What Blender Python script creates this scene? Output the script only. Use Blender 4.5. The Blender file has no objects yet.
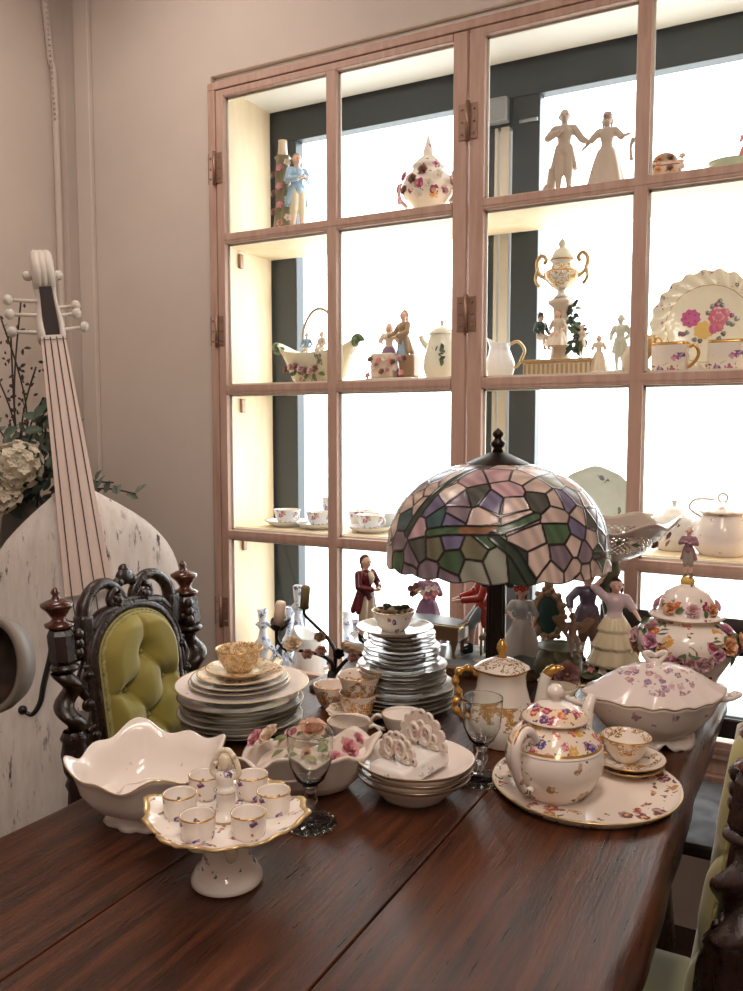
import bpy, bmesh, math, random
import numpy as np
from mathutils import Vector, Matrix
PI = math.pi
S = bpy.context.scene
C = S.collection
random.seed(7)

# ------------------------------------------------------------------ camera, world, light, exposure
cam_d = bpy.data.cameras.new('camera')
cam_d.sensor_fit = 'HORIZONTAL'; cam_d.sensor_width = 36; cam_d.lens = 824/743*36
cam_d.clip_start = .02
cam = bpy.data.objects.new('camera', cam_d); C.objects.link(cam)
cam.location = (0, 0, 1.36); cam.rotation_euler = (math.radians(90-4.68), 0, math.radians(28))
S.camera = cam
w = bpy.data.worlds.new('sky'); S.world = w; w.use_nodes = True
bg = w.node_tree.nodes['Background']
bg.inputs[0].default_value = (.93, .97, 1, 1); bg.inputs[1].default_value = 6.0
def area(name, loc, rot, sx, sy, power, col):
    d = bpy.data.lights.new(name, 'AREA'); d.shape = 'RECTANGLE'; d.size = sx; d.size_y = sy
    d.energy = power; d.color = col
    o = bpy.data.objects.new(name, d); C.objects.link(o); o.location = loc; o.rotation_euler = rot
    return o
area('ceiling_strip_and_fill_light', (-.05, .35, 3.08), (0, 0, 0), .3, 1.3, 20, (1, .85, .75))
area('ceiling_strip_and_fill_light', (.7, -.7, 3.08), (0, 0, 0), .3, 1.3, 20, (1, .85, .75))
area('ceiling_strip_and_fill_light', (-1.75, 1.45, 3.08), (0, 0, 0), .3, .8, 9, (1, .86, .77))  # added fill lamp for the left wall and chair, balancing the other two
pt = area('window_daylight_portal', (-.88, 2.70, 1.48), (math.radians(-90), 0, 0), 1.86, 2.06, 1, (1, 1, 1))
pt.data.cycles.is_portal = True
vs = S.view_settings
vs.view_transform = 'Standard'; vs.look = 'None'; vs.gamma = 1; vs.use_curve_mapping = False; vs.exposure = 0.38
S.cycles.transparent_max_bounces = 32; S.cycles.max_bounces = 10; S.cycles.diffuse_bounces = 5

# ------------------------------------------------------------------ materials
def lin(c):
    return tuple(((v/255)/12.92 if v <= 10 else (((v/255)+.055)/1.055)**2.4) for v in c) + (1,)
MATS = {}
def newmat(name):
    m = bpy.data.materials.new(name); m.use_nodes = True
    return m, m.node_tree, m.node_tree.nodes['Principled BSDF']
def mat(name, col, rough=.5, metal=0, **kw):
    if name in MATS: return MATS[name]
    m, nt, b = newmat(name)
    b.inputs['Base Color'].default_value = lin(col); b.inputs['Roughness'].default_value = rough
    b.inputs['Metallic'].default_value = metal
    for k, v in kw.items(): b.inputs[k.replace('_', ' ')].default_value = v
    MATS[name] = m
    return m
def N(nt, t, **kw):
    n = nt.nodes.new(t)
    for k, v in kw.items():
        if k.startswith('i_'):
            n.inputs[int(k[2:])].default_value = v
        else: setattr(n, k, v)
    return n
def L(nt, a, b): nt.links.new(a, b)
def ramp(nt, src, stops, interp='LINEAR'):
    r = nt.nodes.new('ShaderNodeValToRGB'); r.color_ramp.interpolation = interp
    e = r.color_ramp.elements
    while len(e) < len(stops): e.new(.5)
    for k, (p, c) in enumerate(stops):
        e[k].position = p; e[k].color = c if len(c) == 4 else lin(c)
    L(nt, src, r.inputs[0]); return r.outputs[0]
def math_(nt, op, a, b=None, c=None):
    n = nt.nodes.new('ShaderNodeMath'); n.operation = op
    for k, v in enumerate((a, b, c)):
        if v is None: continue
        if isinstance(v, (int, float)): n.inputs[k].default_value = v
        else: L(nt, v, n.inputs[k])
    return n.outputs[0]
def mix(nt, f, a, b):
    n = nt.nodes.new('ShaderNodeMix'); n.data_type = 'RGBA'
    if isinstance(f, (int, float)): n.inputs[0].default_value = f
    else: L(nt, f, n.inputs[0])
    for k, v in ((6, a), (7, b)):
        if isinstance(v, tuple): n.inputs[k].default_value = v if len(v) == 4 else lin(v)
        else: L(nt, v, n.inputs[k])
    return n.outputs[2]
def coords(nt, scale=(1, 1, 1), rot=(0, 0, 0), loc=(0, 0, 0)):
    t = N(nt, 'ShaderNodeTexCoord'); mp = N(nt, 'ShaderNodeMapping')
    mp.inputs['Scale'].default_value = scale; mp.inputs['Rotation'].default_value = rot; mp.inputs['Location'].default_value = loc
    L(nt, t.outputs['Object'], mp.inputs[0]); return mp.outputs[0]
def noise(nt, vec, scale, detail=3, rough=.55):
    n = N(nt, 'ShaderNodeTexNoise'); n.inputs['Scale'].default_value = scale; n.inputs['Detail'].default_value = detail
    n.inputs['Roughness'].default_value = rough
    L(nt, vec, n.inputs['Vector']); return n.outputs[0]
def bump(nt, b, h, strength=.3, dist=.01):
    n = N(nt, 'ShaderNodeBump'); n.inputs['Strength'].default_value = strength; n.inputs['Distance'].default_value = dist
    L(nt, h, n.inputs['Height']); L(nt, n.outputs[0], b.inputs['Normal'])
def wood(name, c1, c2, scale=(1, 1, 1), rough=.4, grain=12, bmp=.15, c3=None, coat=0, cracks=False):
    m, nt, b = newmat(name)
    v = coords(nt, scale)
    n1 = noise(nt, v, grain, 6, .65); n2 = noise(nt, v, grain*.22, 3)
    col = ramp(nt, n1, [(.32, c1), (.68, c2)])
    if c3: col = mix(nt, math_(nt, 'MULTIPLY', ramp(nt, n2, [(.42, (0, 0, 0, 1)), (.66, (1, 1, 1, 1))]), .75), col, c3)
    if cracks:
        n3 = noise(nt, v, grain*.9, 5, .7)
        f = math_(nt, 'MULTIPLY', ramp(nt, n3, [(.565, (0, 0, 0, 1)), (.63, (1, 1, 1, 1))]), ramp(nt, n2, [(.40, (0, 0, 0, 1)), (.56, (1, 1, 1, 1))]))
        col = mix(nt, f, col, (64, 56, 52))
    L(nt, col, b.inputs['Base Color'])
    rr = ramp(nt, n1, [(.2, (rough*.8,)*3+(1,)), (.8, (min(1, rough*1.3),)*3+(1,))]); L(nt, rr, b.inputs['Roughness'])
    b.inputs['Coat Weight'].default_value = coat; b.inputs['Coat Roughness'].default_value = .18
    bump(nt, b, n1, bmp, .004)
    MATS[name] = m; return m
def floral(name, base=(236, 228, 220), scale=45, dens=.5, pal=((120, 60, 110), (190, 80, 110), (215, 170, 80), (90, 70, 130)), zr=None, rr=None,
           rough=.14, size=.30, leafc=(96, 110, 70), ground=None, goldz=(), gz_w=.0018, gold_noise=None):
    """white glaze with small painted flower sprigs; zr / rr limit them to a band of heights / radii, ground paints that band, goldz adds gilt lines"""
    m, nt, b = newmat(name)
    t = N(nt, 'ShaderNodeTexCoord'); obj = t.outputs['Object']
    nz = N(nt, 'ShaderNodeTexNoise'); nz.inputs['Scale'].default_value = scale*3.2; nz.inputs['Detail'].default_value = 1; L(nt, obj, nz.inputs['Vector'])
    sub = N(nt, 'ShaderNodeVectorMath', operation='SUBTRACT'); L(nt, nz.outputs[1], sub.inputs[0]); sub.inputs[1].default_value = (.5, .5, .5)
    sc = N(nt, 'ShaderNodeVectorMath', operation='SCALE'); L(nt, sub.outputs[0], sc.inputs[0]); sc.inputs['Scale'].default_value = .55/scale
    ad = N(nt, 'ShaderNodeVectorMath', operation='ADD'); L(nt, obj, ad.inputs[0]); L(nt, sc.outputs[0], ad.inputs[1])
    def vor(s):
        v = N(nt, 'ShaderNodeTexVoronoi'); v.inputs['Scale'].default_value = s; v.inputs['Randomness'].default_value = .8
        L(nt, ad.outputs[0], v.inputs['Vector']); sp = N(nt, 'ShaderNodeSeparateColor'); L(nt, v.outputs['Color'], sp.inputs[0])
        return v.outputs['Distance'], sp.outputs
    d, c = vor(scale); d2, c2 = vor(scale*1.9)
    on = math_(nt, 'LESS_THAN', c[0], dens)
    fl = math_(nt, 'MULTIPLY', math_(nt, 'LESS_THAN', d, size), on)
    near = math_(nt, 'MULTIPLY', math_(nt, 'LESS_THAN', d, size*1.9), on)
    lf = math_(nt, 'MULTIPLY', math_(nt, 'MULTIPLY', math_(nt, 'LESS_THAN', d2, .27), math_(nt, 'LESS_THAN', c2[1], .7)), near)
    core = math_(nt, 'MULTIPLY', math_(nt, 'LESS_THAN', d, size*.33), on)
    band = None
    sx = N(nt, 'ShaderNodeSeparateXYZ'); L(nt, obj, sx.inputs[0])
    rad = math_(nt, 'SQRT', math_(nt, 'ADD', math_(nt, 'MULTIPLY', sx.outputs[0], sx.outputs[0]), math_(nt, 'MULTIPLY', sx.outputs[1], sx.outputs[1])))
    for src, lim in ((sx.outputs[2], zr), (rad, rr)):
        if lim:
            k = math_(nt, 'MULTIPLY', math_(nt, 'GREATER_THAN', src, lim[0]), math_(nt, 'LESS_THAN', src, lim[1]))
            band = k if band is None else math_(nt, 'MULTIPLY', band, k)
    if band is not None:
        fl = math_(nt, 'MULTIPLY', fl, band); lf = math_(nt, 'MULTIPLY', lf, band); core = math_(nt, 'MULTIPLY', core, band)
    n = len(pal)
    pc = ramp(nt, c[1], [(k/n, p) for k, p in enumerate(pal)], 'CONSTANT')
    pc = mix(nt, math_(nt, 'MULTIPLY', math_(nt, 'GREATER_THAN', nz.outputs[0], .53), .35), pc, (245, 225, 220))
    col = lin(base)
    if ground is not None and band is not None: col = mix(nt, band, col, ground)
    col = mix(nt, lf, col, leafc); col = mix(nt, fl, col, pc); col = mix(nt, core, col, (225, 190, 110))
    gold = None
    for gz in goldz:
        k = math_(nt, 'LESS_THAN', math_(nt, 'ABSOLUTE', math_(nt, 'SUBTRACT', sx.outputs[2], gz)), gz_w)
        gold = k if gold is None else math_(nt, 'MAXIMUM', gold, k)
    if gold_noise:
        s, th, z0, z1 = gold_noise
        nn = noise(nt, obj, s, 3, .6)
        edge = math_(nt, 'MULTIPLY', math_(nt, 'SUBTRACT', noise(nt, obj, s*.35, 1), .5), .05)
        zz = math_(nt, 'ADD', sx.outputs[2], edge)
        k = math_(nt, 'MULTIPLY', math_(nt, 'MAXIMUM', math_(nt, 'LESS_THAN', math_(nt, 'ABSOLUTE', math_(nt, 'SUBTRACT', nn, .5)), .028), math_(nt, 'GREATER_THAN', nn, th+.075)), math_(nt, 'MULTIPLY', math_(nt, 'GREATER_THAN', zz, z0), math_(nt, 'LESS_THAN', zz, z1)))
        gold = k if gold is None else math_(nt, 'MAXIMUM', gold, k)
    if gold is not None:
        col = mix(nt, gold, col, (206, 160, 88)); L(nt, math_(nt, 'MULTIPLY', gold, .55), b.inputs['Metallic'])
    if isinstance(col, tuple): b.inputs['Base Color'].default_value = col
    else: L(nt, col, b.inputs['Base Color'])
    b.inputs['Roughness'].default_value = rough
    MATS[name] = m; return m
def glass(name, tint=(1, 1, 1, 1), ior=1.45, extra=.0):
    """thin clear glass: see-through with a mirror sheen"""
    m, nt, b = newmat(name); nt.nodes.remove(b)
    tr = N(nt, 'ShaderNodeBsdfTransparent'); tr.inputs[0].default_value = tint
    gl = N(nt, 'ShaderNodeBsdfGlossy'); gl.inputs['Roughness'].default_value = .02
    fr = N(nt, 'ShaderNodeLayerWeight'); fr.inputs[0].default_value = .5
    mx = N(nt, 'ShaderNodeMixShader'); L(nt, math_(nt, 'ADD', math_(nt, 'MULTIPLY', math_(nt, 'POWER', fr.outputs[1], 4), .75), .03+extra), mx.inputs[0]); L(nt, tr.outputs[0], mx.inputs[1]); L(nt, gl.outputs[0], mx.inputs[2])
    L(nt, mx.outputs[0], nt.nodes['Material Output'].inputs[0]); MATS[name] = m; return m

WHITE = mat('white_porcelain', (234, 222, 214), .14)
BISQ = mat('pale_porcelain', (222, 208, 196), .3)
CREAM = mat('cream_porcelain', (228, 214, 190), .2)
BLUEW = mat('cool_white_porcelain', (226, 230, 232), .15)
GREYP = mat('grey_white_porcelain', (196, 196, 192), .16)
GOLD = mat('gilding', (208, 158, 84), .22, .7)
PALEGOLD = mat('pale_gilding', (200, 172, 124), .25, .5)
SKIN = mat('painted_skin', (226, 184, 162), .3)
MAROON = mat('maroon_coat_paint', (92, 26, 34), .25)
REDP = mat('red_coat_paint', (170, 48, 34), .3)
BLUEP = mat('pale_blue_paint', (150, 180, 205), .25)
SKYP = mat('grey_blue_paint', (150, 166, 176), .3)
PURP = mat('violet_paint', (140, 110, 140), .3)
PINKP = mat('pink_paint', (214, 140, 150), .3)
GREENP = mat('green_paint', (78, 104, 66), .35)
DGREEN = mat('dark_green_paint', (36, 62, 52), .3)
OLIVE = mat('olive_paint', (120, 112, 80), .35)
YELP = mat('yellow_paint', (216, 176, 90), .3)
ORANP = mat('orange_paint', (205, 120, 70), .3)
PLUM = mat('plum_paint', (122, 44, 82), .3)
HAIRB = mat('brown_hair_paint', (74, 46, 34), .35)
HAIRG = mat('grey_hair_paint', (190, 184, 176), .35)
BLACKP = mat('black_paint', (26, 24, 26), .3)
TANB = mat('tan_glaze', (150, 124, 94), .35)
MOSS = mat('moss_glaze', (92, 92, 66), .4)
DUSTROSE = mat('dusty_rose_glaze', (170, 128, 120), .35)
BRONZE = mat('dark_bronze', (42, 34, 30), .38, .75)
IRON = mat('dark_iron', (38, 34, 32), .45, .6)
BRASS = mat('hinge_metal', (160, 130, 114), .4, .6)
CLEAR = glass('clear_glass')
PANEG = glass('cabinet_pane_glass', (.985, .99, .985, 1), 1.4)
CARVED = wood('dark_carved_wood', (22, 13, 10), (50, 28, 20), (1, 1, .6), .28, 75, .55, coat=.35)
CARVED2 = wood('red_brown_turned_wood', (56, 24, 16), (92, 42, 26), (1, 1, .3), .22, 40, .1, coat=.5)
DOORW = wood('limed_pink_wood', (178, 142, 126), (206, 176, 160), (1, 1, .12), .55, 40, .08, c3=(190, 156, 140))
PALEW = wood('pale_plywood', (228, 206, 170), (242, 226, 196), (1, 1, .2), .5, 14, .04)
TABLEW = wood('dark_oak', (38, 20, 12), (70, 39, 25), (22, 1.3, 4), .30, 9, .45, c3=(100, 56, 34), coat=.08)
TABLEW.node_tree.nodes['Principled BSDF'].inputs['Specular IOR Level'].default_value = .36
DARKW = wood('dark_wood', (26, 17, 14), (46, 30, 23), (1, 1, .3), .62, 30, .1)
WEATHER = wood('weathered_white_paint', (206, 196, 188), (226, 218, 212), (9, 9, .9), .6, 5, .2, cracks=True)
WHITEW = mat('white_painted_wood', (214, 206, 196), .5)
STEEL = mat('dark_steel_frame', (50, 60, 66), .4, .1)

# ------------------------------------------------------------------ mesh helpers
def V(*a): return Vector(a)
def frame_of(t):
    t = t.normalized(); a = V(0, 0, 1) if abs(t.z) < .9 else V(1, 0, 0)
    n = t.cross(a).normalized(); return n, t.cross(n).normalized()
def smoothpath(pts, n=6, closed=False):
    P = [Vector(p) for p in pts]; out = []; m = len(P)
    rng = range(m if closed else m-1)
    for k in rng:
        if closed: a, b, c, d = P[(k-1) % m], P[k], P[(k+1) % m], P[(k+2) % m]
        else: a, b, c, d = P[max(k-1, 0)], P[k], P[k+1], P[min(k+2, m-1)]
        for j in range(n):
            t = j/n
            out.append(.5*((2*b)+(c-a)*t+(2*a-5*b+4*c-d)*t*t+(3*b-a-3*c+d)*t**3))
    if not closed: out.append(P[-1])
    return out
class MB:
    def __init__(s): s.bm = bmesh.new()
    def _f(s, vs, mi, sm):
        try:
            f = s.bm.faces.new(vs); f.material_index = mi; f.smooth = sm
        except ValueError: pass
    def grid(s, fn, nu, nv, mi=0, cu=False, cv=False, M=None, sm=True, mfn=None):
        R = []
        for i in range(nu if cu else nu+1):
            row = []
            for j in range(nv if cv else nv+1):
                p = Vector(fn(i/nu, j/nv)); row.append(s.bm.verts.new(M @ p if M else p))
            R.append(row)
        for i in range(nu):
            for j in range(nv):
                a, b = R[i], R[(i+1) % len(R)]; j2 = (j+1) % len(a)
                s._f([a[j], b[j], b[j2], a[j2]], mfn(i/nu, j/nv) if mfn else mi, sm)
        return s
    def lathe(s, prof, seg=40, mi=0, M=None, f=None, sm=True):
        rings = []
        for p in prof:
            r, z = p[0], p[1]
            if r < 1e-6 and f is None:
                q = V(0, 0, z); rings.append([s.bm.verts.new(M @ q if M else q)])
            else:
                ring = []
                for k in range(seg):
                    t = 2*PI*k/seg
                    q = V(max(r, 1e-5)*math.cos(t), max(r, 1e-5)*math.sin(t), z) if f is None else Vector(f(t, max(r, 1e-5), z))
                    ring.append(s.bm.verts.new(M @ q if M else q))
                rings.append(ring)
        for i in range(len(prof)-1):
            a, b = rings[i], rings[i+1]; m = prof[i+1][2] if len(prof[i+1]) > 2 else mi
            for k in range(seg):
                k2 = (k+1) % seg
                if len(a) == 1 and len(b) == 1: continue
                if len(a) == 1: s._f([a[0], b[k], b[k2]], m, sm)
                elif len(b) == 1: s._f([a[k], b[0], a[k2]], m, sm)
                else: s._f([a[k], a[k2], b[k2], b[k]], m, sm)
        return s
    def tube(s, pts, r, seg=10, mi=0, closed=False, M=None, flat=1, sm=True):
        P = [Vector(p) for p in pts]; n = len(P); rings = []
        fr = None
        for k in range(n):
            t = (P[(k+1) % n]-P[k-1]) if closed else (P[min(k+1, n-1)]-P[max(k-1, 0)])
            if t.length < 1e-9: t = V(0, 0, 1)
            t.normalize()
            if fr is None: a, _ = frame_of(t)
            else: a = fr-t*fr.dot(t); a = a.normalized() if a.length > 1e-6 else frame_of(t)[0]
            fr = a; b = t.cross(a)
            rr = r[k] if isinstance(r, (list, tuple)) else r
            ring = []
            for j in range(seg):
                q = P[k]+(a*math.cos(2*PI*j/seg)*flat+b*math.sin(2*PI*j/seg))*rr
                ring.append(s.bm.verts.new(M @ q if M else q))
            rings.append(ring)
        for k in range(n if closed else n-1):
            a, b = rings[k], rings[(k+1) % n]
            for j in range(seg): s._f([a[j], a[(j+1) % seg], b[(j+1) % seg], b[j]], mi, sm)
        if not closed:
            s._f(list(reversed(rings[0])), mi, False); s._f(rings[-1], mi, False)
        return s
    def ball(s, c, r, mi=0, seg=14, rings=9, M=None):
        if isinstance(r, (int, float)): r = (r, r, r)
        T = Matrix.Translation(Vector(c)) @ Matrix.Diagonal((*r, 1))
        if M: T = M @ T
        return s.lathe([(math.sin(PI*k/rings), -math.cos(PI*k/rings)) for k in range(rings+1)], seg, mi, T)
    def box(s, c, d, mi=0, M=None, bev=0):
        T = Matrix.Translation(Vector(c)) @ Matrix.Diagonal((*d, 1))
        if M: T = M @ T
        g = bmesh.ops.create_cube(s.bm, size=1, matrix=T)
        fs = set(f for v in g['verts'] for f in v.link_faces)
        for f in fs: f.material_index = mi
        if bev:
            es = list(set(e for v in g['verts'] for e in v.link_edges))
            r = bmesh.ops.bevel(s.bm, geom=es, offset=bev, segments=2, affect='EDGES', profile=.6)
            for f in r['faces']: f.material_index = mi; f.smooth = True
        return s
    def prism(s, out, z0, z1, mi=0, M=None):
        a = [s.bm.verts.new(M @ V(x, y, z0) if M else V(x, y, z0)) for x, y in out]
        b = [s.bm.verts.new(M @ V(x, y, z1) if M else V(x, y, z1)) for x, y in out]
        s._f(list(reversed(a)), mi, False); s._f(b, mi, False); n = len(out)
        for k in range(n): s._f([a[k], a[(k+1) % n], b[(k+1) % n], b[k]], mi, False)
        return s
    def mesh(s, name, mats):
        bmesh.ops.recalc_face_normals(s.bm, faces=s.bm.faces)
        me = bpy.data.meshes.new(name); s.bm.to_mesh(me); s.bm.free()
        for m in (mats if isinstance(mats, (list, tuple)) else [mats]): me.materials.append(m)
        return me
    def build(s, name, mats, parent=None, loc=None, rz=0):
        o = bpy.data.objects.new(name, s.mesh(name, mats)); C.objects.link(o)
        if parent: o.parent = parent
        if loc is not None: o.location = loc
        o.rotation_euler.z = rz
        return o
def tag(o, label, cat, group=None, kind=None):
    o['label'] = label; o['category'] = cat
    if group: o['group'] = group
    if kind: o['kind'] = kind
    return o
def thing(name, label, cat, loc=(0, 0, 0), rz=0, group=None):
    o = bpy.data.objects.new(name, None); o.empty_display_size = .05; C.objects.link(o)
    o.location = loc; o.rotation_euler.z = rz
    return tag(o, label, cat, group)
def struct(o): o['kind'] = 'structure'; return o
def dup(root, loc, rz=None, label=None):
    r = root.copy(); C.objects.link(r); r.location = loc
    if rz is not None: r.rotation_euler.z = rz
    if label: r['label'] = label
    def kids(a, b):
        for ch in a.children:
            c = ch.copy(); C.objects.link(c); c.parent = b; kids(ch, c)
    kids(root, r)
    return r
ORD = ['bottom', 'second', 'third', 'fourth', 'fifth', 'sixth', 'seventh', 'eighth', 'ninth', 'tenth', 'eleventh', 'twelfth', 'thirteenth', 'fourteenth', 'fifteenth', 'sixteenth', 'seventeenth']

def blob(name, caps, mt, parent, vox=.003, it=3):
    """one continuous skin round a set of tapered limbs (p0, r0, p1, r1)"""
    m = MB()
    for c in caps:
        p0, r0, p1, r1 = Vector(c[0]), c[1], Vector(c[2]), c[3]
        m.ball(p0, r0, 0, 10, 7); m.ball(p1, r1, 0, 10, 7)
        if (p1-p0).length > 1e-5: m.tube([p0, p1], [r0, r1], 12)
    me = m.mesh(name, mt); t = bpy.data.objects.new('t', me); C.objects.link(t)
    md = t.modifiers.new('r', 'REMESH'); md.mode = 'VOXEL'; md.voxel_size = vox; md.use_smooth_shade = True
    sm = t.modifiers.new('s', 'SMOOTH'); sm.factor = .5; sm.iterations = it
    dg = bpy.context.evaluated_depsgraph_get(); me2 = bpy.data.meshes.new_from_object(t.evaluated_get(dg))
    bpy.data.objects.remove(t); bpy.data.meshes.remove(me)
    me2.name = name; me2.materials.clear(); me2.materials.append(mt)
    for p in me2.polygons: p.use_smooth = True
    o = bpy.data.objects.new(name, me2); C.objects.link(o); o.parent = parent
    return o

def figure(root, H, at=(0, 0, 0), rz=0, kind='man', skin=SKIN, coat=WHITE, lower=WHITE, hair=HAIRB, arms=None, legs=None, hat=None, apron=None, tiers=0, sit=False, boots=None, vox=None, head=(0, 0)):
    """a small porcelain person facing -y of its own frame; the body is one continuous surface with clothes over it.
    arms / legs: (elbow/knee, hand/foot) for each side in units of the height"""
    vox = vox or H/85
    M = Matrix.Translation(Vector(at)) @ Matrix.Rotation(rz, 4, 'Z')
    dz = -.24 if sit else 0
    def T(p): return M @ (Vector(p)*H)
    def cap(a, ra, b, rb): return (T(a), ra*H, T(b), rb*H)
    arms = arms or (((-.17, .0, .66), (-.13, -.12, .58)), ((.17, 0, .66), (.13, -.12, .58)))
    if legs is None:
        legs = (((-.06, -.16, .50), (-.06, -.18, .27)), ((.06, -.16, .50), (.06, -.18, .27))) if sit else (((-.055, -.02, .28), (-.06, .01, .04)), ((.055, -.03, .28), (.065, -.02, .04)))
    sh = .80
    hx, hy = head
    body = [cap((hx*.5, .0, .84), .03, (hx, hy-.01, .91), .05), cap((hx, hy-.008, .925), .06, (hx, hy, .945), .058), cap((hx, hy-.035, .895), .03, (hx, hy-.02, .91), .045),
            cap((hx, hy-.066, .922), .008, (hx, hy-.074, .912), .011),
            cap((hx-.062, hy, .92), .012, (hx-.062, hy, .93), .012), cap((hx+.062, hy, .92), .012, (hx+.062, hy, .93), .012),
            cap((-.085, 0, sh), .04, (.085, 0, sh), .04), cap((0, 0, .76), .08, (0, 0, .64), .062), cap((0, 0, .64), .062, (0, 0, .53), .078)]
    for s, (e, h) in zip((-1, 1), arms):
        e, h = Vector(e), Vector(h); d = (h-e).normalized()
        body += [cap((s*.105, 0, sh-.005), .036, e, .029), cap(e, .029, h, .019), cap(h, .019, h+d*.03, .018)]
        a, b = frame_of(d)
        for q, ln in ((-1.5, .036), (-.5, .044), (.5, .041), (1.5, .031)):
            p = h+d*.036+a*q*.0105; body.append(cap(p, .0066, p+d*ln-b*.012, .0052))
        body.append(cap(h+d*.008, .008, h+d*.03+a*.03, .006))
    for s, (k, f) in zip((-1, 1), legs):
        k, f = Vector(k), Vector(f)
        body += [cap((s*.05, 0, .53), .06, k, .04), cap(k, .04, f, .025), cap(f, .026, f+V(0, -.06, -.018), .022)]
    bo = blob('body', body, skin, root, vox)
    m = MB()
    for s in (-1, 1): m.ball(T((hx+s*.023, hy-.066, .934)), H*.0065, 0, 8, 5)
    m.tube([T((hx-.014, hy-.068, .892)), T((hx, hy-.071, .89)), T((hx+.014, hy-.068, .892))], H*.005, 6, 1)
    m.build('painted_face', [HAIRB, PINKP], root)
    hc = [cap((hx, hy+.022, .945), .064, (hx, hy+.012, .965), .055), cap((hx-.05, hy+.02, .93), .03, (hx+.05, hy+.02, .93), .03)]
    if kind == 'woman': hc += [cap((hx, hy+.04, .98), .035, (hx, hy+.05, .99), .03), cap((hx-.055, hy+.02, .9), .02, (hx-.05, hy+.02, .85), .016), cap((hx+.055, hy+.02, .9), .02, (hx+.05, hy+.02, .85), .016)]
    else: hc += [cap((hx, hy+.055, .91), .03, (hx, hy+.06, .85), .018)]
    blob('hair', hc, hair, root, vox)
    # clothes
    cc = [cap((-.09, 0, sh-.01), .048, (.09, 0, sh-.01), .048), cap((0, 0, .755), .095, (0, 0, .64), .074), cap((0, 0, .64), .074, (0, 0, .55), .09)]
    for s, (e, h) in zip((-1, 1), arms):
        e, h = Vector(e), Vector(h)
        if kind == 'woman': cc += [cap((s*.105, 0, sh-.01), .048, e, .046)]
        else: cc += [cap((s*.105, 0, sh-.005), .046, e, .042), cap(e, .042, e.lerp(h, .82), .036)]
    if kind == 'man' and not sit:
        for k in range(7):
            a = PI*(-.12+1.24*k/6)
            cc.append(cap((.06*math.cos(a), .05*math.sin(a), .58), .05, (.135*math.cos(a), .03+.12*math.sin(a), .37), .03))
    blob('coat' if kind == 'man' else 'bodice', cc, coat, root, vox)
    if kind == 'man':
        lc = []
        for s, (k, f) in zip((-1, 1), legs):
            k, f = Vector(k), Vector(f)
            lc += [cap((s*.045, 0, .54), .072, k, .05), cap(k, .05, k.lerp(f, .18), .042)]
        blob('breeches', lc, lower, root, vox)
        if boots:
            blob('shoes', [q for (k, f) in legs for q in (cap(Vector(f), .033, Vector(f)+V(0, -.065, -.016), .028), cap(Vector(f), .033, Vector(f)+V(0, 0, .06), .034))], boots, root, vox)
    else:
        top = .60; bot = .02 if not sit else .27
        def sk(u, v):
            t = 2*PI*u; rr = .075+(.255-.075)*(v**.6)
            rr *= 1+.06*v*math.cos(9*t)+.02*math.sin(4*t)
            if tiers: q = (v*tiers) % 1; rr *= .90+.14*q+.05*q*math.cos(17*t+int(v*tiers))
            z = top+(bot-top)*v
            y = rr*math.sin(t)*.85-(.1*v if sit else 0)
            return T((rr*math.cos(t), y, z))
        m = MB().grid(sk, 54 if not tiers else 102, 14 if not tiers else 30, 0, cu=True)
        m.grid(lambda u, v: T(((.255*(1-v)+.001)*math.cos(2*PI*u)*.98, (.21*(1-v)+.001)*math.sin(2*PI*u)-(.1 if sit else 0), bot+.004)), 30, 2, 0, cu=True)
        m.build('skirt', lower, root)
        if apron:
            def ap(u, v):
                t = PI*(-.5+(u-.5)*.62*(.5+.5*v)*2); rr = (.082+(.26-.075)*((v*.7)**.6))*1.07
                return T((rr*math.cos(t), rr*math.sin(t)*.88-(.07*v if sit else 0), top+.005+(bot-top)*v*.72-.02*math.cos(6*PI*u)*v))
            m = MB().grid(ap, 24, 10, 0); m.build('apron', apron, root)
    if hat:
        hm, hs = hat
        m = MB(); A = M @ Matrix.Translation(Vector((hx, hy+.01, .985))*H) @ Matrix.Rotation(.18, 4, 'X')
        if hs == 'tricorn': m.lathe([(0, .05), (.05, .045), (.06, .005), (.11, .02), (.112, .026), (.06, .0), (.0, .0)], 36, 0, A @ Matrix.Diagonal((H, H, H, 1)), lambda t, r, z: (r*math.cos(t), r*math.sin(t), z+(.05*max(0, r-.06)/.05*(.5+.5*math.cos(3*t)) if r > .06 else 0)))
        else: m.lathe([(0, .055), (.045, .05), (.06, .01), (.12, -.005), (.12, .002), (.055, .0), (0, 0)], 30, 0, A @ Matrix.Diagonal((H, H, H, 1)))
        m.build('hat', hm, root)
    return bo

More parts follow.
